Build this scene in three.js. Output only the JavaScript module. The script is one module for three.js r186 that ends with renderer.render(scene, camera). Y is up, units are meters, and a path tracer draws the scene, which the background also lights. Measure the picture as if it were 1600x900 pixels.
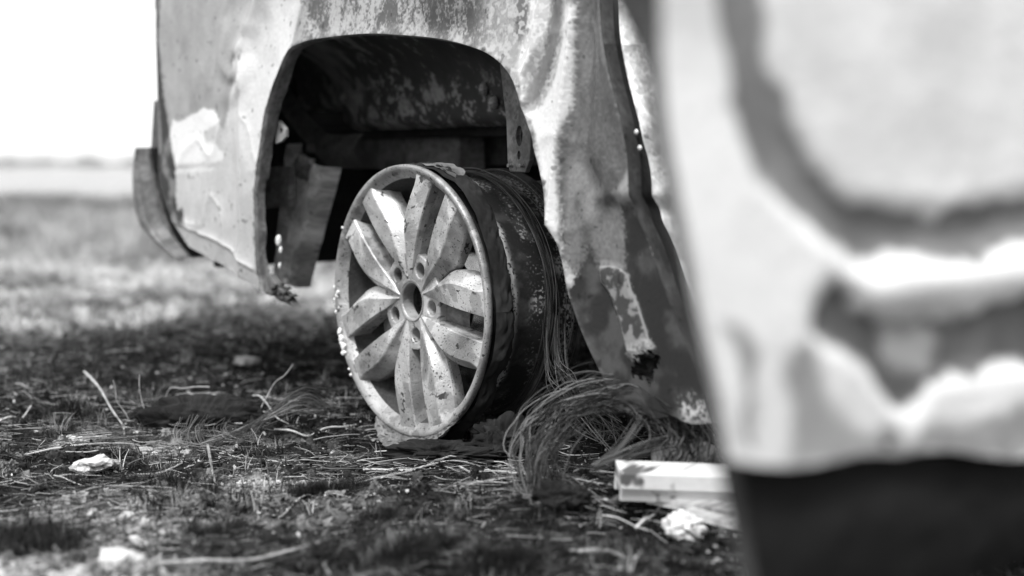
import * as THREE from 'three';
import { mergeGeometries, mergeVertices } from 'three/addons/utils/BufferGeometryUtils.js';

// ---------------------------------------------------------------- camera, sky, sun, exposure
const scene = new THREE.Scene();
const camera = new THREE.PerspectiveCamera(22.9, 16 / 9, 0.05, 3000);
camera.position.set(0, 0.4655, 0);
camera.rotation.set(-5.015 * Math.PI / 180, 0, 0);
camera.focus = 2.22;
camera.userData.fStop = 1.9;

const EXPOSURE = 2.85;
const SKY_LEVEL = 0.46;
const SUN = new THREE.Vector3(-0.16, 0.84, 0.52).normalize();

const renderer = new THREE.WebGLRenderer();
renderer.toneMapping = THREE.LinearToneMapping;
renderer.toneMappingExposure = EXPOSURE;
renderer.shadowMap.enabled = true;

// ---------------------------------------------------------------- noise
const fr = Math.floor;
function rng(seed) { let a = seed >>> 0; return () => { a = (a + 0x6D2B79F5) >>> 0; let t = a; t = Math.imul(t ^ (t >>> 15), t | 1); t ^= t + Math.imul(t ^ (t >>> 7), t | 61); return ((t ^ (t >>> 14)) >>> 0) / 4294967296; }; }
function h2(x, y, s) { let h = (Math.imul(x, 374761393) + Math.imul(y, 668265263) + Math.imul(s, 1274126177)) | 0; h = Math.imul(h ^ (h >>> 15), 0x2c1b3c6d); h = Math.imul(h ^ (h >>> 12), 0x297a2d39); h ^= h >>> 15; return (h >>> 0) / 4294967296; }
function vn(x, y, s = 0) {
  const ix = fr(x), iy = fr(y); let fx = x - ix, fy = y - iy; fx = fx * fx * (3 - 2 * fx); fy = fy * fy * (3 - 2 * fy);
  const a = h2(ix, iy, s), b = h2(ix + 1, iy, s), c = h2(ix, iy + 1, s), d = h2(ix + 1, iy + 1, s);
  return a + (b - a) * fx + (c - a) * fy + (a - b - c + d) * fx * fy;
}
function fbm(x, y, o = 4, s = 0) { let v = 0, a = 0.5, n = 0; for (let i = 0; i < o; i++) { v += a * vn(x, y, s + i * 17); n += a; a *= 0.5; x = x * 2.03 + 11.3; y = y * 2.03 + 5.7; } return v / n; }
const sst = (a, b, x) => { const t = Math.min(1, Math.max(0, (x - a) / (b - a))); return t * t * (3 - 2 * t); };
const lerp = (a, b, t) => a + (b - a) * t;
const clamp = (x, a, b) => Math.min(b, Math.max(a, x));
function n3(x, y, z, s = 0) { return (vn(x + z * 0.73, y - z * 0.51, s) + vn(y + 7.1 + x * 0.31, z - x * 0.27, s + 5) + vn(z + 3.3, x + y * 0.37, s + 9)) / 3; }

// sky: an even bright overcast, a little brighter overhead
{
  const W = 128, H = 64, d = new Float32Array(W * H * 4);
  for (let j = 0; j < H; j++) for (let i = 0; i < W; i++) {
    const el = ((j + 0.5) / H - 0.5) * Math.PI;
    const c = fbm(i / 8, j / 4, 3, 3);
    const w = W - 1 - i < 16 ? (W - 1 - i) / 16 : 1;
    const v = (el > 0 ? 0.97 + 0.32 * Math.sin(el) : 0.97) + (c - 0.5) * 0.10 * w;
    const k = (j * W + i) * 4; d[k] = d[k + 1] = d[k + 2] = v * SKY_LEVEL; d[k + 3] = 1;
  }
  const t = new THREE.DataTexture(d, W, H, THREE.RGBAFormat, THREE.FloatType);
  t.mapping = THREE.EquirectangularReflectionMapping; t.magFilter = THREE.LinearFilter; t.minFilter = THREE.LinearFilter; t.wrapS = THREE.RepeatWrapping; t.needsUpdate = true;
  scene.background = t; scene.environment = t;
}
const sun = new THREE.DirectionalLight(0xffffff, 1.5);
sun.position.copy(SUN).multiplyScalar(12); sun.position.z -= 2.3; sun.target.position.set(0, 0, -2.3);
sun.castShadow = true; sun.shadow.radius = 22; sun.shadow.mapSize.set(2048, 2048);
Object.assign(sun.shadow.camera, { left: -6, right: 6, top: 6, bottom: -6, near: 1, far: 30 });
scene.add(sun, sun.target);

// ---------------------------------------------------------------- helpers
const grey = (v) => new THREE.Color().setRGB(v, v, v);
function mesh(name, geo, mat, parent) { const m = new THREE.Mesh(geo, mat); m.name = name; m.castShadow = m.receiveShadow = true; (parent || scene).add(m); return m; }
const taken = {};
function numbered(n) { const k = taken[n] = (taken[n] ?? -1) + 1; return k ? n + '_' + String(k).padStart(3, '0') : n; }
function tag(o, label, category, group) { o.name = numbered(o.name); Object.assign(o.userData, { label, category }); if (group) o.userData.group = group; return o; }
function structure(o) { o.userData.kind = 'structure'; return o; }
function toSRGB(v) { v = clamp(v, 0, 1); return v <= 0.0031308 ? v * 12.92 : 1.055 * Math.pow(v, 1 / 2.4) - 0.055; }
// texture from a function giving linear albedo, plus a height in 0..1 for the bump
function maps(W, H, fn) {
  const c = new Uint8Array(W * H * 4), b = new Uint8Array(W * H * 4), r = new Uint8Array(W * H * 4), o = [0, 0, 0];
  for (let j = 0; j < H; j++) for (let i = 0; i < W; i++) {
    o[0] = 0.3; o[1] = 0.5; o[2] = 0.7; fn((i + 0.5) / W, (j + 0.5) / H, o);
    const k = (j * W + i) * 4, v = Math.round(255 * toSRGB(o[0])), h = Math.round(255 * clamp(o[1], 0, 1)), q = Math.round(255 * clamp(o[2], 0, 1));
    c[k] = c[k + 1] = c[k + 2] = v; b[k] = b[k + 1] = b[k + 2] = h; r[k] = r[k + 1] = r[k + 2] = q; c[k + 3] = b[k + 3] = r[k + 3] = 255;
  }
  const mk = (a, srgb) => { const t = new THREE.DataTexture(a, W, H, THREE.RGBAFormat); t.magFilter = THREE.LinearFilter; t.minFilter = THREE.LinearMipmapLinearFilter; t.generateMipmaps = true; t.wrapS = t.wrapT = THREE.RepeatWrapping; if (srgb) t.colorSpace = THREE.SRGBColorSpace; t.needsUpdate = true; return t; };
  return { map: mk(c, true), bumpMap: mk(b), roughnessMap: mk(r) };
}
// signed distance to polygon (negative inside), with bounding box reject
function poly(pts) {
  let x0 = 1e9, x1 = -1e9, y0 = 1e9, y1 = -1e9; for (const [x, y] of pts) { x0 = Math.min(x0, x); x1 = Math.max(x1, x); y0 = Math.min(y0, y); y1 = Math.max(y1, y); }
  const n = pts.length;
  return (x, y, m = 0.06) => {
    if (x < x0 - m || x > x1 + m || y < y0 - m || y > y1 + m) return 1;
    let d = 1e9, ins = false;
    for (let i = 0, j = n - 1; i < n; j = i++) {
      const ax = pts[j][0], ay = pts[j][1], bx = pts[i][0], by = pts[i][1], ex = bx - ax, ey = by - ay, px = x - ax, py = y - ay;
      const t = clamp((px * ex + py * ey) / (ex * ex + ey * ey + 1e-12), 0, 1), qx = px - ex * t, qy = py - ey * t; d = Math.min(d, qx * qx + qy * qy);
      if ((ay > y) !== (by > y) && x < (bx - ax) * (y - ay) / (by - ay) + ax) ins = !ins;
    }
    return ins ? -Math.sqrt(d) : Math.sqrt(d);
  };
}
function distLine(pts, x, y) {
  let d = 1e9, sd = 1, tt = 0;
  for (let i = 0; i + 1 < pts.length; i++) {
    const [ax, ay] = pts[i], [bx, by] = pts[i + 1], ex = bx - ax, ey = by - ay, px = x - ax, py = y - ay;
    const t = clamp((px * ex + py * ey) / (ex * ex + ey * ey + 1e-12), 0, 1), qx = px - ex * t, qy = py - ey * t, q = Math.hypot(qx, qy);
    if (q < d) { d = q; sd = Math.sign(ex * py - ey * px) || 1; tt = (i + t) / (pts.length - 1); }
  }
  return [d, sd, tt];
}
function resample(pts, n) {
  const L = [0]; for (let i = 1; i < pts.length; i++) L.push(L[i - 1] + Math.hypot(...pts[i].map((v, k) => v - pts[i - 1][k])));
  const out = []; let k = 0;
  for (let i = 0; i < n; i++) { const s = L[L.length - 1] * i / (n - 1); while (k < pts.length - 2 && L[k + 1] < s) k++; const t = (s - L[k]) / (L[k + 1] - L[k] || 1); out.push(pts[k].map((v, m) => v + (pts[k + 1][m] - v) * t)); }
  return out;
}
function smoothCurve(pts, n) { const c = new THREE.CatmullRomCurve3(pts.map((p) => new THREE.Vector3(p[0], p[1], p[2] || 0)), false, 'centripetal'); return c.getSpacedPoints(n - 1).map((p) => [p.x, p.y]); }
// grid of points -> geometry ; pt(i,j) -> [x,y,z,u,v]; skip(i,j) drops a cell
function grid(nu, nv, pt, skip) {
  const pos = [], uv = [], idx = [];
  for (let j = 0; j <= nv; j++) for (let i = 0; i <= nu; i++) { const p = pt(i / nu, j / nv, i, j); pos.push(p[0], p[1], p[2]); uv.push(p[3] ?? i / nu, p[4] ?? j / nv); }
  for (let j = 0; j < nv; j++) for (let i = 0; i < nu; i++) { if (skip && skip(i, j)) continue; const a = j * (nu + 1) + i, b = a + 1, c = a + nu + 1, d = c + 1; idx.push(a, b, d, a, d, c); }
  const g = new THREE.BufferGeometry(); g.setAttribute('position', new THREE.Float32BufferAttribute(pos, 3)); g.setAttribute('uv', new THREE.Float32BufferAttribute(uv, 2)); g.setIndex(idx); g.computeVertexNormals(); return g;
}
// extruded outline with a small bevel, uv in metres
function plate(pts, depth, bevel = 0.002, holes = []) {
  const s = new THREE.Shape(pts.map(([x, y]) => new THREE.Vector2(x, y)));
  for (const h of holes) { const p = new THREE.Path(); p.absellipse(h[0], h[1], h[2], h[3] ?? h[2], 0, Math.PI * 2, true); s.holes.push(p); }
  return new THREE.ExtrudeGeometry(s, { depth, bevelEnabled: bevel > 0, bevelSize: bevel, bevelThickness: bevel, bevelSegments: 2, curveSegments: 14 });
}
function tube(pts, r, seg = 24, rad = 5, closed = false) {
  const c = new THREE.CatmullRomCurve3(pts.map((p) => new THREE.Vector3(...p)), closed);
  return new THREE.TubeGeometry(c, seg, r, rad, closed);
}
function taperTube(pts, r0, r1, seg = 20, rad = 6, rnd = null) {
  const g = tube(pts, 1, seg, rad), p = g.attributes.position, c = new THREE.CatmullRomCurve3(pts.map((q) => new THREE.Vector3(...q)));
  for (let i = 0; i <= seg; i++) { const q = c.getPointAt(i / seg), r = lerp(r0, r1, i / seg) * (rnd ? 0.8 + 0.4 * rnd() : 1); for (let k = 0; k <= rad; k++) { const a = i * (rad + 1) + k; p.setXYZ(a, q.x + (p.getX(a) - q.x) * r, q.y + (p.getY(a) - q.y) * r, q.z + (p.getZ(a) - q.z) * r); } }
  g.computeVertexNormals(); return g;
}
function toned(g, v) { const n = g.attributes.position.count, c = new Float32Array(n * 3).fill(v); g.setAttribute('color', new THREE.BufferAttribute(c, 3)); return g; }
const wireMaterial = () => new THREE.MeshStandardMaterial({ color: grey(0.75), vertexColors: true, roughness: 0.5, metalness: 0.3 });
function lump(rx, ry, rz, seed, detail = 4, amp = 0.35, freq = 2.2) {
  let g = new THREE.IcosahedronGeometry(1, detail); g.deleteAttribute('uv'); g.deleteAttribute('normal'); g = mergeVertices(g, 1e-4);
  const p = g.attributes.position, uv = [];
  for (let i = 0; i < p.count; i++) {
    const x = p.getX(i), y = p.getY(i), z = p.getZ(i);
    const k = 1 + amp * (n3(x * freq + 9, y * freq + 4, z * freq + 2, seed) - 0.5) * 2 + amp * 0.5 * (n3(x * freq * 3, y * freq * 3, z * freq * 3, seed + 3) - 0.5) * 2 + amp * 0.35 * (n3(x * freq * 8, y * freq * 8, z * freq * 8, seed + 8) - 0.5) * 2;
    p.setXYZ(i, x * rx * k, y * ry * k, z * rz * k); uv.push(x * rx * 3 + z * rz, y * ry * 3 + z * rz);
  }
  g.setAttribute('uv', new THREE.Float32BufferAttribute(uv, 2)); g.computeVertexNormals(); return g;
}
function planarUV(g, scale) { const p = g.attributes.position, uv = new Float32Array(p.count * 2); for (let i = 0; i < p.count; i++) { uv[2 * i] = (p.getX(i) + p.getZ(i) * 0.6) * scale + 0.5; uv[2 * i + 1] = (p.getY(i) + p.getZ(i) * 0.35) * scale + 0.5; } g.setAttribute('uv', new THREE.BufferAttribute(uv, 2)); return g; }

// ---------------------------------------------------------------- ground
const ORIGIN = new THREE.Vector3(-0.1771, 0, -2.359), TURN = -52 * Math.PI / 180;     // under the wheel; car's side runs along the group's x
const TX = Math.cos(52 * Math.PI / 180), TZ = Math.sin(52 * Math.PI / 180);
const toCar = (x, z) => { const dx = x - ORIGIN.x, dz = z - ORIGIN.z; return [dx * TX + dz * TZ, -dx * TZ + dz * TX]; };
function groundY(x, z) {
  const dist = Math.hypot(x, z);
  let y = (fbm(x * 1.4 + 30, z * 1.4, 3, 1) - 0.5) * 0.05 * sst(0.2, 1.6, Math.hypot(x + 0.18, z + 2.36)) + (fbm(x * 7 + 3, z * 7, 4, 2) - 0.5) * 0.035;
  if (dist < 9) y += (Math.pow(fbm(x * 30, z * 30, 4, 4), 2) - 0.25) * 0.034;
  y += 0.026 * Math.exp(-(Math.pow((x - 0.17) / 0.16, 2) + Math.pow((z + 1.93) / 0.13, 2)));
  y -= 0.030 * Math.exp(-(Math.pow((x + 0.20) / 0.17, 2) + Math.pow((z + 2.31) / 0.12, 2)));
  y -= sst(16.6, 19.5, -z + (fbm(x * 0.3, 4, 2, 9) - 0.5) * 1.2) * 1.4;
  return y;
}
function burnt(x, z) {             // charred ground round the wreck, ragged outline
  const [s, w] = toCar(x, z);
  const nz = (fbm(x * 2.6, z * 2.6, 4, 21) - 0.5);
  const d = w - 0.12 + nz * 0.9;
  const along = sst(-2.6, -1.1, s + nz * 1.2);
  return clamp((1 - sst(-0.05, 0.3, d)) * along * sst(-2.3, -1.9, w) , 0, 1);
}
function groundAlbedo(x, z) {
  const far = sst(3.4, 4.6, -z + (fbm(x * 1.7, z * 1.7, 3, 31) - 0.5) * 1.6);
  const b = burnt(x, z), front = sst(0.15, -0.25, 0) ;
  const sandN = fbm(x * 3.1 + 8, z * 4.2, 4, 41), fine = fbm(x * 22, z * 22, 3, 43);
  const leftness = sst(0.05, -0.45, x) * (1 - sst(-2.2, -2.9, z) * 0.55);
  const sand = sst(0.47, 0.60, sandN + (fine - 0.5) * 0.22 + leftness * 0.12 - 0.07);
  let v = lerp(0.030, 0.40, sand * (0.25 + 0.75 * leftness));
  v = lerp(v, 0.16 + 0.40 * sst(0.38, 0.60, fbm(x * 3, z * 3, 4, 51)), far);
  v = lerp(v, 0.012, b * (1 - far * 0.3));
  const spots = sst(0.56, 0.66, fbm(x * 9, z * 9, 3, 57));
  v = lerp(v, 0.022, spots * 0.7);
  return v * (0.75 + 0.5 * fine);
}
{
  const rings = []; let r = 0; while (r < 2.3) { rings.push(r); r += 0.0105; } while (r < 90) { rings.push(r); r *= 1.035; } rings.push(90);
  const NA = 640, cx = -0.1, cz = -2.2, pos = [], col = [], uv = [], idx = [];
  for (const q of rings) for (let i = 0; i <= NA; i++) {
    const a = i / NA * Math.PI * 2, x = cx + q * Math.cos(a), z = cz + q * Math.sin(a), v = groundAlbedo(x, z);
    pos.push(x, groundY(x, z), z); col.push(v, v, v); uv.push(x / 0.9, z / 0.9);
  }
  for (let j = 0; j + 1 < rings.length; j++) for (let i = 0; i < NA; i++) { const a = j * (NA + 1) + i, b = a + 1, c = a + NA + 1, d = c + 1; idx.push(a, b, d, a, d, c); }
  const g = new THREE.BufferGeometry(); g.setAttribute('position', new THREE.Float32BufferAttribute(pos, 3)); g.setAttribute('color', new THREE.Float32BufferAttribute(col, 3)); g.setAttribute('uv', new THREE.Float32BufferAttribute(uv, 2)); g.setIndex(idx); g.computeVertexNormals();
  const per = (x, y, f, o, s) => { // tileable by blending
    const a = fbm(x * f, y * f, o, s), b = fbm((x - 1) * f, y * f, o, s), c = fbm(x * f, (y - 1) * f, o, s), d = fbm((x - 1) * f, (y - 1) * f, o, s), u = sst(0.8, 1, x), v = sst(0.8, 1, y); return lerp(lerp(a, b, u), lerp(c, d, u), v);
  };
  const m = maps(1024, 1024, (u, v, o) => { const a = per(u, v, 60, 4, 71), b = per(u, v, 190, 2, 73), k = sst(0.3, 0.75, a * 0.6 + b * 0.4); o[0] = 0.10 + 0.90 * Math.pow(k, 1.4); o[1] = a * 0.6 + b * 0.4; o[2] = 0.95; });
  const gm = new THREE.MeshPhysicalMaterial({ specularIntensity: 0.15, map: m.map, bumpMap: m.bumpMap, bumpScale: 0.012, roughness: 0.97, vertexColors: true });
  structure(mesh('ground', g, gm));
}
// far side of the water and the water
{
  const w = new THREE.PlaneGeometry(900, 420, 60, 60); w.rotateX(-Math.PI / 2); w.translate(0, -0.62, -17 - 210);
  const wm = new THREE.MeshPhysicalMaterial({ color: grey(0.10), roughness: 0.16, metalness: 0, ior: 1.33, specularIntensity: 1 });
  const m = maps(512, 512, (u, v, o) => { o[1] = fbm(u * 40, v * 90, 3, 81); }); wm.bumpMap = m.bumpMap; wm.bumpScale = 0.02; m.bumpMap.repeat.set(150, 70);
  structure(mesh('water', w, wm));
  const s = grid(90, 6, (u, v) => { const x = (u - 0.5) * 900, z = -335 - v * 260 - (fbm(u * 30, 0, 3, 83) - 0.5) * 20; return [x, -0.7 + sst(0, 0.3, v) * 0.9 + (v > 0.1 ? fbm(u * 40, v * 6, 3, 84) * 0.8 : 0), z]; });
  structure(mesh('far_shore', s, new THREE.MeshStandardMaterial({ color: grey(0.30), roughness: 1 })));
}

// ---------------------------------------------------------------- the wreck
const car = new THREE.Group(); car.name = 'burnt_car'; scene.add(car); car.position.copy(ORIGIN); car.rotation.y = TURN;
tag(car, 'burnt-out pale car wreck with stripped metal body panels and open rear door', 'car');

const ARCH = [[-0.473, 0.219], [-0.479, 0.288], [-0.479, 0.349], [-0.477, 0.414], [-0.466, 0.455], [-0.451, 0.502], [-0.429, 0.564], [-0.398, 0.606], [-0.361, 0.652], [-0.337, 0.672], [-0.281, 0.682], [-0.186, 0.684], [-0.07, 0.681], [0.026, 0.672], [0.112, 0.662], [0.168, 0.653], [0.212, 0.643], [0.251, 0.632], [0.281, 0.619], [0.306, 0.603], [0.33, 0.581], [0.349, 0.556], [0.366, 0.521], [0.377, 0.479], [0.399, 0.425], [0.408, 0.393], [0.432, 0.339], [0.449, 0.284], [0.47, 0.247], [0.506, 0.183], [0.542, 0.130]];
const RIGHT = [[0.43, 1.05], [0.455, 0.9], [0.484, 0.77], [0.504, 0.685], [0.516, 0.636], [0.535, 0.577], [0.554, 0.528], [0.569, 0.477], [0.572, 0.432], [0.571, 0.41], [0.576, 0.39], [0.599, 0.354], [0.624, 0.304], [0.648, 0.259], [0.681, 0.206], [0.700, 0.160], [0.712, 0.135]];
const BOT = [[-0.473, 0.219], [-0.53, 0.24], [-0.589, 0.252], [-0.698, 0.273], [-0.793, 0.292], [-0.850, 0.337], [-0.893, 0.380], [-0.940, 0.438], [-0.968, 0.486], [-0.980, 0.52]];
const CREASE = [[-0.40, 0.83], [-0.455, 0.771], [-0.498, 0.726], [-0.528, 0.680], [-0.522, 0.640], [-0.515, 0.594], [-0.522, 0.41], [-0.541, 0.247]];
const LIP = [[-0.868, 0.343], [-0.782, 0.328], [-0.665, 0.311], [-0.582, 0.293], [-0.5, 0.262]];
const FOLDA = [[0.45, 0.80], [0.456, 0.69], [0.453, 0.637], [0.441, 0.577], [0.43, 0.515], [0.419, 0.443], [0.415, 0.38]];
const FOLDB = [[0.40, 0.78], [0.384, 0.696], [0.365, 0.625], [0.346, 0.59], [0.36, 0.52]];
const VALLEY = [[0.49, 0.70], [0.477, 0.618], [0.468, 0.549], [0.461, 0.47], [0.485, 0.435]];
const CR = 0.12, CS = -0.898, SIDE = 0.02;
function relief(s, y) {
  let w = (fbm(s * 5 + 2, y * 5, 2, 101) - 0.5) * 0.006; { const k = Math.abs(fbm(s * 9 + 4, y * 7, 2, 103) - 0.5); w += 0.0022 * Math.exp(-k / 0.03); }
  let [d, sd] = distLine(CREASE, s, y);
  if (s < 0.1) { w += 0.011 * Math.exp(-d * d / 0.0012) + 0.005 * Math.exp(-d / 0.012); if (s > -0.6 && s < -0.3) w += 0.0; }
  if (s < -0.4) {
    const e = Math.hypot(s + 0.56, (y - 0.66) * 1.2), a = Math.atan2(y - 0.66, s + 0.56);      // buckle beside the crease
    w += 0.0022 * Math.sin(e * 95 + a * 2 + fbm(s * 12, y * 12, 2, 107) * 5) * Math.exp(-e * e / 0.011) - 0.003 * Math.exp(-Math.pow(e - 0.11, 2) / 0.003);
    const [l, ls] = distLine(LIP, s, y); if (y < 0.36) w += ls > 0 ? 0.004 * Math.exp(-l / 0.006) : -0.10 * l;     // tuck under the lower lip
    w -= 0.0022 * Math.exp(-Math.pow((y - 0.479 - s * 0.03) / 0.004, 2)) * sst(-0.64, -0.70, s);
  }
  if (s > 0.2) {
    [d] = distLine(FOLDA, s, y); w += 0.016 * Math.exp(-d / 0.016);
    [d] = distLine(FOLDB, s, y); w += 0.009 * Math.exp(-d / 0.014);
    [d] = distLine(VALLEY, s, y); w -= 0.010 * Math.exp(-d * d / 0.0006);
    const [e] = distLine(RIGHT, s, y); w += 0.006 * Math.exp(-e * e / 0.0003) * sst(0.39, 0.43, y);
    w -= 0.010 * sst(0.425, 0.405, y + (fbm(s * 30, 1, 2, 109) - 0.5) * 0.01) * sst(0.47, 0.52, s);
    const pd = PATCH(s, y); w += 0.005 * sst(0.004, -0.004, pd);
  }
  [d] = distLine(ARCH, s, y); w += 0.006 * Math.exp(-d / 0.018);
  w -= 0.05 * Math.pow(Math.max(0, y - 0.55), 2);
  return w;
}
const RUSTPATCH = [[0.502, 0.323], [0.519, 0.325], [0.539, 0.323], [0.554, 0.315], [0.562, 0.294], [0.577, 0.274], [0.595, 0.241], [0.603, 0.22], [0.572, 0.204], [0.559, 0.207], [0.542, 0.253], [0.519, 0.291], [0.505, 0.303]];
const PATCH = poly(RUSTPATCH);
const HOLE = poly([[0.565, 0.203], [0.59, 0.212], [0.617, 0.219], [0.62, 0.205], [0.612, 0.187], [0.597, 0.175], [0.572, 0.182]]);
function bodyPoint(c, y, k = 0) {           // c: length along the panel, wrapping round the rear corner
  const rl = relief(c, y) + k;
  if (c >= CS) return [c, y, SIDE + rl];
  const a = Math.min(Math.PI / 2, (CS - c) / CR), rest = Math.max(0, CS - c - CR * Math.PI / 2), R = CR + rl;
  return [CS - R * Math.sin(a), y, SIDE - CR + R * Math.cos(a) - rest];
}
// stripped sheet metal: grey oxide, white burnt paint, rust, painted sheen on the folds; patches where the photograph has them
const P = {
  white: poly([[-0.853, 0.56], [-0.816, 0.552], [-0.746, 0.562], [-0.701, 0.575], [-0.658, 0.571], [-0.634, 0.548], [-0.668, 0.536], [-0.697, 0.53], [-0.692, 0.511], [-0.655, 0.503], [-0.619, 0.484], [-0.628, 0.47], [-0.7, 0.462], [-0.852, 0.456], [-0.875, 0.499]]),
  lower: poly([[-0.853, 0.56], [-0.816, 0.552], [-0.746, 0.562], [-0.701, 0.575], [-0.658, 0.571], [-0.62, 0.53], [-0.58, 0.60], [-0.55, 0.66], [-0.50, 0.72], [-0.46, 0.78], [-0.40, 0.83], [-0.28, 0.79], [-0.33, 0.69], [-0.42, 0.56], [-0.44, 0.2], [-0.72, 0.2], [-0.84, 0.33], [-0.87, 0.4]]),
  column: poly([[-0.458, 0.771], [-0.302, 0.757], [-0.338, 0.691], [-0.376, 0.636], [-0.406, 0.59], [-0.432, 0.543], [-0.448, 0.447], [-0.51, 0.447], [-0.53, 0.558], [-0.518, 0.655], [-0.493, 0.714]]),  // paler strip along the crease
  rustL: poly([[-1.2, 1.1], [-0.905, 1.1], [-0.902, 0.812], [-0.912, 0.733], [-0.902, 0.664], [-0.885, 0.581], [-0.845, 0.486], [-0.828, 0.364], [-0.805, 0.365], [-0.794, 0.332], [-0.875, 0.343], [-0.969, 0.417], [-1.2, 0.508]]),
  top: poly([[-0.279, 0.76], [-0.2, 0.85], [0.283, 0.80], [0.313, 0.675], [0.298, 0.648], [0.251, 0.64], [0.186, 0.654], [0.046, 0.675], [-0.192, 0.69], [-0.281, 0.685], [-0.303, 0.712]]),
  topD: poly([[0.02, 0.84], [0.267, 0.80], [0.255, 0.68], [0.186, 0.675], [0.135, 0.671], [0.083, 0.683]]),
  smearA: poly([[0.325, 0.75], [0.361, 0.75], [0.355, 0.662], [0.336, 0.645], [0.318, 0.651]]),
  brightA: poly([[0.361, 0.76], [0.408, 0.76], [0.398, 0.659], [0.373, 0.629], [0.358, 0.598], [0.346, 0.581], [0.331, 0.609], [0.351, 0.654]]),  // white residue, with the sheen of the fold painted in
  smearB: poly([[0.41, 0.70], [0.435, 0.76], [0.432, 0.657], [0.413, 0.614], [0.394, 0.579], [0.376, 0.552], [0.358, 0.548], [0.355, 0.571], [0.373, 0.598], [0.394, 0.633]]),
  brightB: poly([[0.443, 0.682], [0.467, 0.684], [0.465, 0.645], [0.457, 0.602], [0.448, 0.55], [0.433, 0.506], [0.427, 0.461], [0.428, 0.335], [0.405, 0.397], [0.37, 0.516], [0.358, 0.534], [0.387, 0.547], [0.416, 0.587], [0.435, 0.639]]),  // pale residue along the arch edge; its highlight is painted into the colour too
  mid: poly([[0.467, 0.78], [0.51, 0.78], [0.535, 0.577], [0.58, 0.477], [0.58, 0.40], [0.552, 0.36], [0.552, 0.305], [0.50, 0.305], [0.466, 0.305], [0.438, 0.335], [0.428, 0.425], [0.433, 0.501], [0.45, 0.55], [0.46, 0.62]]),
  mid2: poly([[0.51, 0.612], [0.534, 0.573], [0.554, 0.528], [0.575, 0.477], [0.575, 0.453], [0.538, 0.427], [0.498, 0.435], [0.478, 0.47], [0.482, 0.54], [0.495, 0.583]]),
  edge: poly([[0.575, 0.46], [0.58, 0.417], [0.54, 0.413], [0.531, 0.427], [0.557, 0.44]]),
  dark: poly([[0.544, 0.408], [0.58, 0.409], [0.599, 0.354], [0.66, 0.259], [0.80, 0.0], [0.5, 0.0], [0.47, 0.2], [0.455, 0.247], [0.445, 0.29], [0.466, 0.314], [0.478, 0.335], [0.484, 0.355], [0.499, 0.321], [0.545, 0.315], [0.548, 0.367]]),
  ash: poly([[0.559, 0.224], [0.596, 0.239], [0.612, 0.226], [0.59, 0.206], [0.565, 0.202], [0.555, 0.211]]),
  ashLow: poly([[0.642, 0.17], [0.675, 0.172], [0.705, 0.161], [0.71, 0.135], [0.664, 0.13]]),
};
const S0 = -1.25, S1 = 0.79, Y0 = 0.0, Y1 = 1.07;
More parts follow.
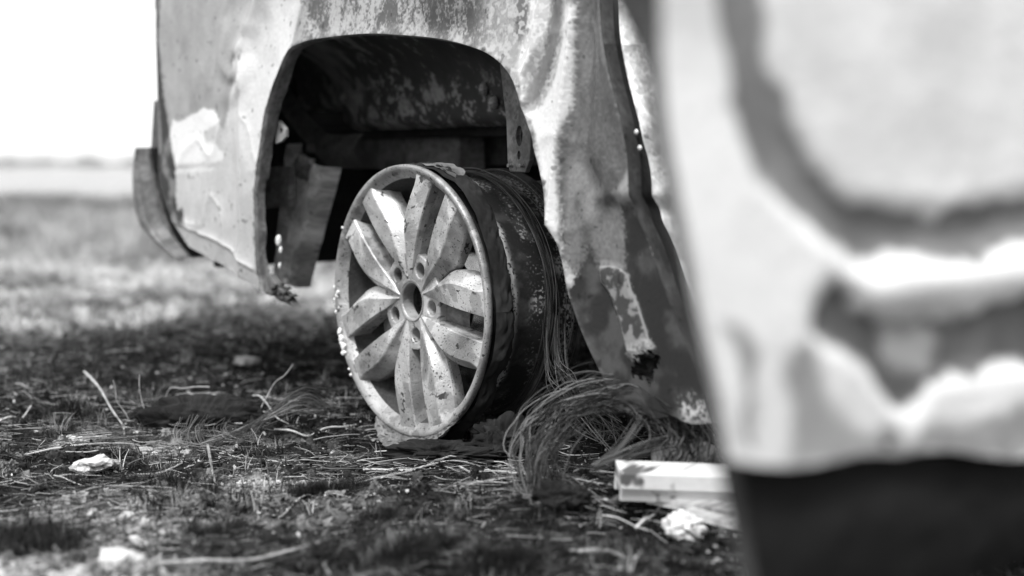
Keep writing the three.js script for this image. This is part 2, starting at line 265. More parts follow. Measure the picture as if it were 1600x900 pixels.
const bodyMaps = maps(2048, 1024, (u, v, o) => {
  const s = lerp(S0, S1, u), y = lerp(Y0, Y1, v);
  const wk = lerp(0.022, 0.010, sst(0.05, 0.30, s)), wx = (fbm(s * 18, y * 18, 5, 201) - 0.5) * wk, wy = (fbm(s * 18 + 50, y * 18, 5, 203) - 0.5) * wk;
  const gr = fbm(s * 260, y * 260, 2, 205), mid = fbm(s * 28, y * 24, 4, 207), big = fbm(s * 7, y * 7, 3, 209), streak = fbm(s * 75 + 3 * vn(s * 9, y * 9, 4), y * 22, 4, 211);
  const X = s + wx, Y = y + wy, g = (gr - 0.5) * 0.010;
  const on = (p, k = 0.004) => sst(k, -k, p(X, Y) + g);
  let c = 0.35 + (mid - 0.5) * 0.22 + (big - 0.5) * 0.16, h = 0.5 + (gr - 0.5) * 0.5, r = 0.48 + (mid - 0.5) * 0.2;
  if (s < -0.2) {
    c = lerp(c, 0.56 + (mid - 0.5) * 0.16 + (streak - 0.5) * 0.10, on(P.lower));
    c = lerp(c, 0.70, on(P.column, 0.008) * (0.6 + 0.4 * sst(0.4, 0.55, mid)));
    c = lerp(c, 0.82, on(P.white, 0.003));
    const m = on(P.rustL, 0.006); c = lerp(c, 0.05 + 0.16 * sst(0.45, 0.7, mid), m); r = lerp(r, 0.9, m);
  }
  if (s > -0.45 && s < 0.42) {
    let m = on(P.top, 0.02); const sp = sst(0.40, 0.60, streak * 0.34 + gr * 0.30 + mid * 0.36);
    c = lerp(c, lerp(0.13, 0.42, sp), m); r = lerp(r, 0.85, m);
    m = on(P.topD, 0.02); c = lerp(c, lerp(0.07, 0.26, sst(0.42, 0.68, streak * 0.3 + gr * 0.35 + mid * 0.35)), m);
  }
  if (s > 0.2) {
    const rot = sst(0.48, 0.60, fbm(s * 150, y * 150, 2, 215));
    c = lerp(c, 0.46 + 0.2 * (rot - 0.5), 0.7 * sst(0.215, 0.27, s + wx * 3));
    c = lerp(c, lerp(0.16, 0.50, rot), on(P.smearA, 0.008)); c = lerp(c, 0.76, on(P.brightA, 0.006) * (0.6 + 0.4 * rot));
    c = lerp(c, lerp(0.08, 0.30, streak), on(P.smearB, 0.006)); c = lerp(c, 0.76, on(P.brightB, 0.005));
    c = lerp(c, 0.16 + (streak - 0.5) * 0.16 + (gr - 0.5) * 0.06, on(P.mid, 0.005)); c = lerp(c, 0.12 + (gr - 0.5) * 0.06 + (mid - 0.5) * 0.06, on(P.mid2, 0.006));
    c = lerp(c, 0.38, on(P.edge, 0.006));
    let m = on(P.dark, 0.006); c = lerp(c, lerp(0.022, 0.075, sst(0.45, 0.72, mid)), m); r = lerp(r, 0.8, m);
    m = on(PATCH, 0.003); c = lerp(c, lerp(0.06, 0.26, sst(0.42, 0.6, fbm(s * 90, y * 90, 3, 217))), m); r = lerp(r, 0.95, m);
    const e = Math.abs(PATCH(s + wx * 0.15, y + wy * 0.15)); c = lerp(c, 0.26, sst(0.0016, 0.0006, e));
    c = lerp(c, lerp(0.12, 0.5, gr), on(P.ash, 0.003)); c = lerp(c, lerp(0.05, 0.5, sst(0.45, 0.6, gr * 0.5 + mid * 0.5)), on(P.ashLow, 0.010));
  }
  // pin-holes and chips of rust along the arch edge
  const da = distLine(ARCH, s, y)[0]; if (da < 0.02) { const m = sst(0.012, 0.0, da + (fbm(s * 80, y * 80, 3, 221) - 0.35) * 0.03); c = lerp(c, 0.10, m * 0.85); }
  const chip = sst(0.80, 0.84, fbm(s * 85, y * 85, 2, 223)); c = lerp(c, c * 0.5, chip);
  o[0] = c * (0.90 + 0.2 * gr); o[1] = h; o[2] = r;
});
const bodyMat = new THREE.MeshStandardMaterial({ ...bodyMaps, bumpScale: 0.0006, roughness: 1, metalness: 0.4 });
const bodyUV = (c, y) => [(c - S0) / (S1 - S0), (y - Y0) / (Y1 - Y0)];
// general dark rusty / sooty metal
const rustMaps = maps(1024, 1024, (u, v, o) => { const a = fbm(u * 14, v * 14, 5, 301), b = fbm(u * 120, v * 120, 2, 303), c = fbm(u * 50, v * 50, 3, 305); o[0] = 0.45 + 0.75 * sst(0.35, 0.75, a * 0.6 + c * 0.4) - 0.45 * sst(0.6, 0.75, c) + (b - 0.5) * 0.25; o[0] *= 0.75; o[1] = c * 0.6 + b * 0.4; o[2] = 0.85; });
const rusty = (v, rough = 0.85) => new THREE.MeshPhysicalMaterial({ specularIntensity: v < 0.08 ? 0.25 : 0.6, map: rustMaps.map, bumpMap: rustMaps.bumpMap, bumpScale: 0.0015, color: grey(v / 0.5), roughness: rough, metalness: 0.1 });
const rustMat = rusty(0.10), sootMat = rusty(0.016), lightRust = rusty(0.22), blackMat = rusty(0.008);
const UVM = 1.6;

// outer quarter panel: from the arch edge out to the panel's own outline
{
  const NU = 330, NV = 120;
  const inner = smoothCurve(ARCH, NU + 1);
  const left = [[-0.980, 0.52], [-1.03, 0.53], [-1.2, 0.54], [-1.2, 0.8], [-1.2, 1.05]];
  const oA = resample(BOT, 60), oB = resample(left, 40), oC = resample([[-1.2, 1.05], [0.43, 1.05]], 110), oD = resample(RIGHT, 120);
  const oE = resample([[0.712, 0.135], [0.68, 0.128], [0.65, 0.138], [0.61, 0.126], [0.57, 0.134], [0.542, 0.130]], 16);
  const outer = [...oA, ...oB, ...oC, ...oD, ...oE], on = resample(outer, outer.length);
  // map: give each stretch its share of the arch
  const key = [[0, 0], [60, 0.25], [100, 0.36], [210, 0.63], [330, 0.985], [345, 1]];
  const O = (t) => { let k = 0; while (k < key.length - 2 && key[k + 1][1] < t) k++; const f = (t - key[k][1]) / (key[k + 1][1] - key[k][1]); const q = lerp(key[k][0], key[k + 1][0], clamp(f, 0, 1)), i = Math.min(outer.length - 2, fr(q)), e = q - i; return [lerp(outer[i][0], outer[i + 1][0], e), lerp(outer[i][1], outer[i + 1][1], e)]; };
  const at = (u, v, i) => { const a = inner[i], b = O(u), e = v * v * 0.25 + v * 0.75; return [lerp(a[0], b[0], e), lerp(a[1], b[1], e)]; };
  const hole = (c, y) => HOLE(c + (fbm(c * 90, y * 90, 2, 231) - 0.5) * 0.03, y + (fbm(c * 90, y * 90, 2, 233) - 0.5) * 0.03) < 0;
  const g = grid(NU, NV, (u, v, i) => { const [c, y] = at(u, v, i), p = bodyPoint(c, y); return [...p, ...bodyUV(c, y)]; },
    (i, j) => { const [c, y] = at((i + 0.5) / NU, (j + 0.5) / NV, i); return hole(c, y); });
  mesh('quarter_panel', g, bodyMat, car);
  // the arch's inward flange, bent and eaten by rust
  const fl = grid(NU, 8, (u, v, i) => { const [c, y] = inner[i], p = bodyPoint(c, y), dpt = (0.030 + 0.010 * (fbm(i * 0.14, 3, 3, 241) - 0.5) + (u < 0.13 ? -0.006 : 0)), q = Math.min(1, v * 4) ; const nx = -(inner[Math.min(NU, i + 1)][1] - inner[Math.max(0, i - 1)][1]), ny = inner[Math.min(NU, i + 1)][0] - inner[Math.max(0, i - 1)][0], l = Math.hypot(nx, ny) || 1; const inn = -0.004 * q * (1 - v); return [p[0] + nx / l * inn, p[1] + ny / l * inn, p[2] - v * dpt, i * 0.008, v * 0.05]; });
  mesh('arch_flange', fl, rusty(0.19), car);
  // torn remains at the flange's lower rear end
  const r = rng(5), gs = [];
  const tip = plate([[-0.475, 0.222], [-0.455, 0.215], [-0.43, 0.205], [-0.405, 0.204], [-0.372, 0.196], [-0.40, 0.212], [-0.412, 0.222], [-0.43, 0.226], [-0.455, 0.24], [-0.47, 0.25]], 0.012, 0.002); tip.translate(0, 0, -0.012); gs.push(tip);
  for (let k = 0; k < 16; k++) { const q = lump(0.005 + r() * 0.007, 0.002 + r() * 0.003, 0.004, k, 3, 1.0); q.rotateZ((r() - 0.5) * 1.4); q.translate(-0.46 + r() * 0.07, 0.212 + r() * 0.022, -0.01 + r() * 0.02); q.deleteAttribute('uv'); q.setAttribute('uv', new THREE.Float32BufferAttribute(new Float32Array(q.attributes.position.count * 2), 2)); gs.push(q); }
  mesh('torn_flange', mergeGeometries(gs.map((q) => q.index ? q.toNonIndexed() : q)), rustMat, car);
  // fixing tab with a square hole
  const tab = plate([[-0.452, 0.547], [-0.437, 0.545], [-0.413, 0.529], [-0.413, 0.516], [-0.43, 0.507], [-0.453, 0.503]], 0.004, 0.001, [[-0.429, 0.527, 0.006]]); tab.translate(0, 0, -0.012);
  mesh('fixing_tab', tab, rusty(0.2), car);
  for (const [x, y, q] of [[-0.455, 0.318, 0.011], [-0.447, 0.300, 0.007], [-0.452, 0.27, 0.006]]) { const b = lump(q * 0.55, q, q * 0.5, 7, 2, 0.25); b.translate(x, y, -0.012); mesh('melted_droplet', b, new THREE.MeshStandardMaterial({ color: grey(0.75), roughness: 0.45 }), car); }
}
// door shut edge: folded strip, black gap, inner jamb
{
  const edge = resample(RIGHT.slice(2), 90);
  const strip = grid(89, 8, (u, v, i) => { const [c, y] = edge[i], p = bodyPoint(c, y), e = v; return [p[0] + 0.002 * e + 0.003 * Math.sin(e * Math.PI), p[1], p[2] - 0.022 * e + 0.004 * Math.sin(e * Math.PI), e * 0.05, y * UVM]; });
  mesh('door_edge_fold', strip, rusty(0.035, 0.7), car);
  const inn = grid(89, 4, (u, v, i) => { const [c, y] = edge[i], p = bodyPoint(c, y); return [p[0] + 0.002 + (0.002 + 0.009 * sst(0.50, 0.44, y)) * v, y, p[2] - 0.022 - 0.008 * v, v * 0.05, y * UVM]; });
  mesh('shut_gap', inn, blackMat, car);
  const jamb = grid(30, 89, (u, v, i, j) => { const [c, y] = edge[j], p = bodyPoint(c, y); return [p[0] + 0.004 + 0.009 * sst(0.50, 0.44, y) + 0.18 * u, y, p[2] - 0.030 + 0.010 * Math.sin(u * 7) * sst(0, 0.3, u) - 0.05 * u, u * 0.3, y * UVM]; });
  mesh('door_jamb', jamb, new THREE.MeshStandardMaterial({ map: rustMaps.map, bumpMap: rustMaps.bumpMap, bumpScale: 0.002, color: grey(1.5), roughness: 0.7 }), car);
  for (const [x, y] of [[0.566, 0.507], [0.573, 0.486]]) { const b = new THREE.SphereGeometry(0.0035, 12, 8); b.scale(1, 1, 0.6); b.translate(x + 0.003, y, 0.010); mesh('rivet', b, new THREE.MeshStandardMaterial({ color: grey(0.8), roughness: 0.35, metalness: 0.3 }), car); }
  // sill running forward under the door opening
  const sill = plate([[0, 0.17], [0.02, 0.13], [0.10, 0.13], [0.13, 0.15], [0.13, 0.24], [0.09, 0.26], [0.02, 0.24]], 1.3, 0.004); sill.rotateY(Math.PI / 2); sill.translate(0.66, 0.02, -0.02);
  mesh('door_sill', sill, rustMat, car);
}
// inside of the wheel housing
{
  // pressed inner panel with a rolled lower edge
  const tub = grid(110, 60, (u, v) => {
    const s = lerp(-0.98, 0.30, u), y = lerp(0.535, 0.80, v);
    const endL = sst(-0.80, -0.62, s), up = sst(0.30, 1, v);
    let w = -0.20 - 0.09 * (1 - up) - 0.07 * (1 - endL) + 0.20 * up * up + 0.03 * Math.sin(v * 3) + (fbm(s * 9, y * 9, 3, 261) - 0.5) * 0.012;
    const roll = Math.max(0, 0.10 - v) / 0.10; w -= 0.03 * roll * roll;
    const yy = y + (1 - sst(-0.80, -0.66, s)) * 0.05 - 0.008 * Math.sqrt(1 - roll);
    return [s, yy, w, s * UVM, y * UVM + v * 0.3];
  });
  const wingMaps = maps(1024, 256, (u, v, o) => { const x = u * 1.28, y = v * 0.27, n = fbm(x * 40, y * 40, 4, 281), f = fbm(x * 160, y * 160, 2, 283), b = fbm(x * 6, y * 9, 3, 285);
    let c = 0.06 + 0.05 * (n - 0.5); const sand = sst(0.50, 0.62, b * 0.7 + n * 0.4 - v * 0.25 - 0.02); c = lerp(c, 0.24 + (n - 0.5) * 0.3, sand * 0.9); c = lerp(c, 0.34, sst(0.56, 0.64, f * 0.45 + n * 0.6 - Math.abs(u - 0.42) * 0.9)); c = lerp(c, 0.4, sst(0.58, 0.66, n * 0.6 + f * 0.45) * sst(0.55, 0.15, v) * 0.8); o[0] = c; o[1] = n * 0.6 + f * 0.4; o[2] = 0.8; });  // pale mottles thin out upward; the shade up there is put into the colour
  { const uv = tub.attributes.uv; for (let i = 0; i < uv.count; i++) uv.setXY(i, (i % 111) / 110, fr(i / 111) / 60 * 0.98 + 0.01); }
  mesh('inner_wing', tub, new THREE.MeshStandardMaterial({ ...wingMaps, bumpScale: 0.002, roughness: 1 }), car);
  for (const [x, y] of [[-0.13, 0.60], [-0.10, 0.575], [-0.62, 0.60]]) { const b = lump(0.010, 0.012, 0.008, 33, 2, 0.5); b.translate(x, y, -0.20 - 0.06); mesh('clip_remnant', b, rusty(0.3), car); }
  const skirt = grid(70, 6, (u, v) => { const s = lerp(-0.92, -0.50, u), a = sst(-0.86, -0.62, s); const y = lerp(0.66, 0.525, a) - v * 0.07; return [s - 0.03 * (1 - a), y, -0.235 + 0.03 * Math.sin(v * 3) - 0.01 * v, s * UVM, y * UVM]; });
  mesh('wing_flange', skirt, rustMat, car);
  const stud = new THREE.CylinderGeometry(0.008, 0.010, 0.012, 10); stud.rotateX(Math.PI / 2); stud.translate(-0.655, 0.497, -0.20); mesh('stud', stud, lightRust, car);
  // chassis rail behind
  const rail = (name, s0, s1, y0, y1, w, m) => { const g = plate([[s0, y0], [s1, y0], [s1, y1], [s0, y1]], 0.06, 0.004); g.translate(0, 0, w - 0.06); return mesh(name, planarUV(g, UVM), m, car); };
  rail('chassis_rail', -0.975, 1.5, 0.465, 0.518, -0.50, rusty(0.045));
  rail('rail_plate', -0.80, -0.40, 0.457, 0.519, -0.40, rusty(0.17));
  // pressed strut standing behind the flange, three ribs
  const st = [];
  const A = [-0.655, 0.507], B = [-0.497, 0.457], C = [-0.629, 0.207], D = [-0.712, 0.212];
  st.push(grid(30, 60, (u, v) => { const x0 = lerp(A[0], D[0], v), x1 = lerp(B[0], C[0], v), y0 = lerp(A[1], D[1], v), y1 = lerp(B[1], C[1], v); const rib = 0.020 * Math.pow(Math.abs(Math.sin(u * Math.PI * 3)), 0.8) * sst(0, 0.08, u) * sst(1, 0.92, u) * sst(1.0, 0.9, v); return [lerp(x0, x1, u), lerp(y0, y1, u), -0.15 + rib - (u < 0.02 || u > 0.98 ? 0.03 : 0) + (fbm(u * 8, v * 12, 3, 271) - 0.5) * 0.004, u * 0.4, v * 0.5]; }));
  mesh('strut', st[0], rusty(0.5), car);
  const lp = lump(0.032, 0.03, 0.014, 31, 3, 0.35); lp.translate(-0.585, 0.455, -0.142); mesh('melted_lump', lp, rusty(0.2), car);
  for (const [x, y] of [[-0.655, 0.243], [-0.662, 0.222]]) { const b = new THREE.CylinderGeometry(0.0065, 0.0065, 0.006, 10); b.rotateX(Math.PI / 2); b.translate(x, y, -0.142); mesh('bolt', b, new THREE.MeshStandardMaterial({ color: grey(0.75), roughness: 0.5 }), car); }
  const hb = plate([[-0.68, 0.375], [-0.53, 0.383], [-0.53, 0.457], [-0.68, 0.452]], 0.01, 0.003, [[-0.595, 0.41, 0.006, 0.008], [-0.562, 0.416, 0.004]]); hb.translate(0, 0, -0.09); mesh('cross_bracket', planarUV(hb, UVM), rusty(0.15), car);
  // hanging bracket with slots at the front of the arch
  const hg = plate([[0.165, 0.62], [0.26, 0.60], [0.243, 0.53], [0.237, 0.47], [0.227, 0.453], [0.190, 0.454], [0.185, 0.471], [0.182, 0.531]], 0.006, 0.002, [[0.214, 0.508, 0.008, 0.016], [0.213, 0.478, 0.004, 0.007]]); hg.translate(0, 0, -0.08); mesh('hanging_bracket', planarUV(hg, UVM), rusty(0.14), car);
  for (const x of [0.196, 0.226]) { const b = new THREE.CylinderGeometry(0.003, 0.003, 0.012, 6); b.rotateX(Math.PI / 2); b.translate(x, 0.462, -0.069); mesh('bracket_pin', b, lightRust, car); }
  const pl = plate([[0.02, 0.36], [0.16, 0.37], [0.16, 0.44], [0.02, 0.43]], 0.02, 0.003); pl.translate(0, 0, -0.26); mesh('stub_plate', planarUV(pl, UVM), rustMat, car);
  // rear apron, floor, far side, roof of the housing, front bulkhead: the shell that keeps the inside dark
  const box = (name, x0, x1, y0, y1, z0, z1, m) => { const g = plate([[x0, y0], [x1, y0], [x1, y1], [x0, y1]], z1 - z0, 0.004); g.translate(0, 0, z0); return mesh(name, planarUV(g, UVM), m, car); };
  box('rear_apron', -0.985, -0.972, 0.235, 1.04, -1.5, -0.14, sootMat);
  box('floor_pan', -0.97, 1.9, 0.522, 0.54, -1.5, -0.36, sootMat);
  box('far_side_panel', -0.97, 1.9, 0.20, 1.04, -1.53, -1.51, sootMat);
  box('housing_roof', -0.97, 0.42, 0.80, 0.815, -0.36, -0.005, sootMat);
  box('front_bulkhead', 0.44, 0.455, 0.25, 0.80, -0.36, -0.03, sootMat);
  box('boot_deck', -0.97, 0.42, 1.045, 1.06, -1.5, -0.03, lightRust);
  const ax = new THREE.CylinderGeometry(0.04, 0.04, 1.1, 18); ax.rotateX(Math.PI / 2); ax.translate(-0.02, 0.27, -0.86); mesh('rear_axle', ax, sootMat, car);
}
// end of the rear bumper: a curved blade standing off the corner
{
  const o = smoothCurve([[-1.010, 0.498], [-1.035, 0.458], [-1.040, 0.416], [-1.030, 0.367], [-1.008, 0.332], [-0.945, 0.300], [-0.855, 0.273], [-0.808, 0.264]], 60);
  const i = smoothCurve([[-1.006, 0.500], [-0.990, 0.459], [-0.962, 0.403], [-0.928, 0.348], [-0.893, 0.312], [-0.862, 0.293], [-0.83, 0.280], [-0.806, 0.268]], 60);
  const sec = (u, v, k) => { const a = o[k], b = i[k], e = v; return [lerp(a[0], b[0], e), lerp(a[1], b[1], e), 0.030 - 0.02 * e + 0.014 * Math.sin(e * Math.PI) - 0.006 * Math.pow(Math.sin(e * 9), 2)]; };
  const front = grid(59, 12, (u, v, k) => { const p = sec(u, v, k); return [...p, p[0] * UVM, p[1] * UVM]; });
  const back = grid(59, 12, (u, v, k) => { const p = sec(u, 1 - v, k); return [p[0] - 0.004, p[1], p[2] - 0.010, p[0] * UVM, p[1] * UVM]; });
  const rimO = grid(59, 2, (u, v, k) => { const p = sec(u, 0, k); return [p[0] - 0.004 * (1 - v), p[1], p[2] - 0.010 * (1 - v), u, v * 0.02]; });
  const rimI = grid(59, 2, (u, v, k) => { const p = sec(u, 1, k); return [p[0] - 0.004 * v, p[1], p[2] - 0.010 * v, u, v * 0.02]; });
  mesh('bumper_end', mergeGeometries([front, back, rimO, rimI]), rusty(0.11, 0.6), car);
  const seam = grid(59, 6, (u, v, k) => { const b = i[k]; return [b[0] + 0.004 + 0.055 * v, b[1] + 0.006 * v, 0.004 - 0.05 * v, u, v * 0.06]; });
  mesh('bumper_groove_shade', seam, blackMat, car);  // black strip paints the shade of the groove between panel and bumper
  const fl = plate([[-1.005, 0.50], [-0.975, 0.50], [-0.955, 0.60], [-0.985, 0.60], [-0.992, 0.565]], 0.008, 0.002); fl.translate(0, 0, -0.01); mesh('tail_bracket', planarUV(fl, UVM), rustMat, car);
}
// the open rear door, its outer skin towards the camera
{
  const EDGE = [[-0.075, 0.98], [-0.05, 0.75], [-0.034, 0.576], [-0.028, 0.556], [-0.02, 0.485], [0, 0.412], [0.024, 0.335], [0.05, 0.254], [0.061, 0.212], [0.068, 0.175]];
  const D = {
    band: poly([[0.022, 0.559], [0.034, 0.523], [0.046, 0.486], [0.059, 0.46], [0.096, 0.432], [0.142, 0.406], [0.177, 0.394], [0.194, 0.402], [0.274, 0.398], [0.358, 0.409], [0.60, 0.42], [0.60, 0.452], [0.356, 0.44], [0.281, 0.434], [0.265, 0.43], [0.182, 0.436], [0.141, 0.441], [0.114, 0.46], [0.088, 0.491], [0.072, 0.533], [0.065, 0.563], [0.061, 0.592], [0.04, 0.8], [0.0, 0.8], [0.017, 0.588]]),
    dark: poly([[0.113, 0.379], [0.129, 0.39], [0.156, 0.379], [0.164, 0.368], [0.199, 0.363], [0.214, 0.364], [0.293, 0.359], [0.361, 0.366], [0.6, 0.365], [0.6, 0.296], [0.364, 0.313], [0.311, 0.316], [0.247, 0.315], [0.232, 0.296], [0.206, 0.297], [0.187, 0.314], [0.158, 0.339], [0.13, 0.351], [0.111, 0.359]]),
    light: poly([[0.196, 0.359], [0.237, 0.359], [0.261, 0.347], [0.254, 0.33], [0.216, 0.327], [0.197, 0.339]]),
    grey: poly([[0.077, 0.334], [0.089, 0.351], [0.111, 0.347], [0.132, 0.316], [0.166, 0.295], [0.218, 0.28], [0.297, 0.277], [0.366, 0.286], [0.6, 0.281], [0.6, 0.215], [0.087, 0.278], [0.093, 0.304]]),
    side: poly([[0.026, 0.373], [0.043, 0.364], [0.052, 0.348], [0.05, 0.317], [0.059, 0.292], [0.048, 0.294], [0.038, 0.334]]),
  };
  const dm = maps(1024, 1024, (u, v, o) => {
    const x = lerp(-0.1, 0.72, u), y = lerp(0.14, 1.0, v), wx = (fbm(x * 40, y * 40, 3, 401) - 0.5) * 0.022, wy = (fbm(x * 40, y * 40, 3, 403) - 0.5) * 0.022, gr = fbm(x * 200, y * 200, 2, 405), m = fbm(x * 20, y * 20, 3, 407);
    const on = (p, k = 0.004) => sst(k, -k, p(x + wx, y + wy));
    let c = 0.74 + (m - 0.5) * 0.12;
    c = lerp(c, 0.66 + (m - 0.5) * 0.14, sst(0.45, 0.46, y + wy) * sst(0.06, 0.07, x));
    c = lerp(c, 0.17 + (m - 0.5) * 0.14, on(D.band)); c = lerp(c, 0.11 + (m - 0.5) * 0.14, on(D.dark)); c = lerp(c, 0.40, on(D.light, 0.008));
    c = lerp(c, 0.30 + (m - 0.5) * 0.2, on(D.grey, 0.008)); c = lerp(c, 0.22, on(D.side, 0.006));
    o[0] = c * (0.9 + 0.2 * gr); o[1] = gr; o[2] = 0.6;
  });
  const skin = new THREE.MeshStandardMaterial({ ...dm, bumpScale: 0.0006, roughness: 1, metalness: 0.08 });
  const edge = resample(EDGE, 120), LEN = 0.705;
  const low = (x) => 0.288 - 0.125 * (x - 0.05) + (fbm(x * 14, 3, 3, 431) - 0.5) * 0.022;
  const face = (x, y) => { const b = D.band(x, y, 0.2); return (fbm(x * 8, y * 8, 3, 411) - 0.5) * 0.010 - 0.010 * sst(0.012, -0.012, b) - 0.008 * sst(0.01, -0.008, D.dark(x, y, 0.2)) + 0.006 * Math.exp(-Math.pow((y - 0.385) / 0.014, 2)) * sst(0.12, 0.2, x) - 0.06 * Math.pow(Math.max(0, y - 0.5), 2); };
  const pts = (u, v) => { const k = v * 119, i = Math.min(118, fr(k)), e = k - i, x0 = lerp(edge[i][0], edge[i + 1][0], e), y = lerp(edge[i][1], edge[i + 1][1], e); return [lerp(x0, LEN, u), y]; };
  const vLow = 0.845;
  const outer = grid(120, 150, (u, v) => { const [x, y0] = pts(u, v), yb = low(x), t = v; const y = lerp(0.98, yb, t); const xx = lerp(pts(0, t * vLow)[0], LEN, u); return [xx, y, face(xx, y) - 0.004 * Math.exp(-u * 60), (xx + 0.1) / 0.82, (y - 0.14) / 0.86]; });
  const door = mesh('rear_door', outer, skin, car); door.position.set(1.3877, 0, 0.726); door.rotation.y = 92.3 * Math.PI / 180;
  // rear end face of the door, inner skin, and the charred bottom edge
  const endf = grid(8, 119, (u, v, i, j) => { const [x, y] = edge[j], th = lerp(0.050, 0.008, sst(0.585, 0.505, y)); return [x + 0.004 * Math.sin(u * 6) - 0.006 * Math.sin(u * Math.PI), y, face(x, y) - 0.002 - th * u, u * 0.1, y * UVM]; });
  mesh('door_end_face', endf, rusty(0.06), door);
  const inn = grid(30, 40, (u, v) => { const [x, y] = pts(u, v), th = lerp(0.050, 0.008, sst(0.585, 0.505, y)); return [x, y, -th - 0.035 * sst(0, 0.1, u) - 0.02 * Math.sin(u * 9) * Math.sin(v * 5) * sst(0, 0.2, u), x * UVM, y * UVM]; });
  mesh('door_inner_skin', inn, rusty(0.05), door);
  const bot = grid(90, 30, (u, v) => { const t = vLow + (1 - vLow) * v, x0 = lerp(pts(0, vLow)[0] + 0.004, 0.07, v), x = lerp(x0, LEN, u), y = lerp(low(x) + 0.006, 0.15, v); return [x, y, -0.006 - 0.016 * sst(0, 0.2, v) + 0.012 * Math.sin(v * 3.1) + (fbm(x * 16, y * 16, 3, 421) - 0.5) * 0.016, x * UVM, y * UVM]; });
  mesh('charred_door_bottom', bot, new THREE.MeshPhysicalMaterial({ color: grey(0.012), roughness: 0.95, specularIntensity: 0.2 }), door);
}

// ---------------------------------------------------------------- the wheel
const wheel = new THREE.Group(); wheel.name = 'scorched_alloy_rim'; scene.add(wheel); wheel.position.set(ORIGIN.x, 0.236, ORIGIN.z); wheel.rotation.set(0.012, TURN, 0, 'YXZ');
tag(wheel, 'scorched ten spoke alloy wheel without tyre standing under the car arch', 'wheel');
{
  const alloy = maps(1024, 1024, (u, v, o) => {
    const x = u - 0.5, y = v - 0.5, gr = fbm(x * 300, y * 300, 2, 501), m = fbm(x * 30, y * 30, 4, 503), b = fbm(x * 9 + 3, y * 9, 3, 505), sp = fbm(x * 120, y * 120, 2, 507);
    let c = 0.50 + (m - 0.5) * 0.18 + (b - 0.5) * 0.20 + (gr - 0.5) * 0.10;
    c = lerp(c, 0.66, sst(0.52, 0.60, b + (m - 0.5) * 0.3) * 0.7);
    c = lerp(c, 0.08, sst(0.765, 0.79, fbm(x * 190, y * 190, 2, 507)) * 0.9); c = lerp(c, 0.08, sst(0.745, 0.77, fbm(x * 34, y * 34, 4, 509)));
    const st = fbm(x * 16 + 40, y * 16, 4, 511); c = lerp(c, 0.26, sst(0.58, 0.66, st) * 0.55);
    c *= 0.62 + 0.38 * sst(0.30, 0.55, fbm(x * 7 + 9, y * 7, 5, 513)); o[0] = c; o[1] = 0.5 + (gr - 0.5) * 0.5 - 0.4 * sst(0.66, 0.74, sp); o[2] = 0.40 + 0.3 * m;
  });
  const face = new THREE.MeshStandardMaterial({ ...alloy, bumpScale: 0.0005, roughness: 1, metalness: 0.6 });
  const R = 0.228, UVS = 2;
  // barrel: outer flange, bead seat, drop centre, inner flange (closed section)
  const prof = [[0.1985, -0.030], [0.205, -0.014], [0.2125, -0.004], [0.2185, 0.0005], [0.2245, 0.0025], [0.2275, 0.000], [0.228, -0.005], [0.2265, -0.010], [0.221, -0.013], [0.217, -0.018], [0.216, -0.040], [0.210, -0.052], [0.197, -0.066], [0.195, -0.100], [0.200, -0.125], [0.205, -0.150], [0.2085, -0.180], [0.209, -0.196], [0.217, -0.200], [0.2185, -0.206], [0.215, -0.209], [0.206, -0.206], [0.203, -0.198], [0.200, -0.170], [0.192, -0.125], [0.186, -0.100], [0.187, -0.070], [0.196, -0.050], [0.1985, -0.030]];
  const lath = (pr, seg = 144) => { const g = new THREE.LatheGeometry(pr.map(([r, z]) => new THREE.Vector2(r, z)), seg); g.rotateX(Math.PI / 2); return g; };
  const lathM = (pr, seg = 144) => { const g = lath(pr, seg), L = [0]; for (let i = 1; i < pr.length; i++) L.push(L[i - 1] + Math.hypot(pr[i][0] - pr[i - 1][0], pr[i][1] - pr[i - 1][1])); const uv = g.attributes.uv, n = pr.length, rr = Math.max(1, Math.round(pr[0][0] * 6.283 * UVS)); for (let i = 0; i < uv.count; i++) uv.setXY(i, fr(i / n) / seg * rr, L[i % n] * UVS); return g; };
  // the barrel is sooted, with light oxide bands
  const flangeProf = prof.slice(1, 10), rest = [...prof.slice(9), prof[1]];
  const fg = lathM(flangeProf); const lipMat = new THREE.MeshStandardMaterial({ ...alloy, color: grey(0.68), bumpScale: 0.0008, roughness: 1, metalness: 0.5 }); mesh('rim_flange', fg, lipMat, wheel);
  const barMaps = maps(1024, 512, (u, v, o) => {
    const a = u, w = v; const n = fbm(a * 40, w * 14, 4, 521), f = fbm(a * 420, w * 130, 2, 523), q = fbm(a * 9, w * 3, 3, 525);
    let c = 0.014 + 0.03 * sst(0.45, 0.7, n);
    const gn = f * 0.7 + n * 0.3; const bandA = Math.exp(-Math.pow((w - 0.155 + (n - 0.5) * 0.03) / 0.016, 2)) * sst(0.34, 0.46, gn), bandB = Math.exp(-Math.pow((w - 0.28 + (n - 0.5) * 0.07) / 0.030, 2)) * sst(0.50, 0.60, q * 0.5 + gn * 0.5), bandC = Math.exp(-Math.pow((w - 0.41 + (n - 0.5) * 0.05) / 0.030, 2)) * sst(0.46, 0.60, gn);
    c = lerp(c, 0.40, clamp(bandA * 1.3, 0, 1)); c = lerp(c, 0.30, clamp(bandB * 1.1, 0, 1)); c = lerp(c, 0.30, clamp(bandC * 1.1, 0, 1));
    if (w > 0.53) c = 0.030 + 0.05 * (n - 0.5) + 0.03 * f;
    o[0] = c; o[1] = n * 0.5 + f * 0.5; o[2] = 0.9;
  });
  const barMat = new THREE.MeshPhysicalMaterial({ ...barMaps, bumpScale: 0.0015, roughness: 1, specularIntensity: 0.4 });
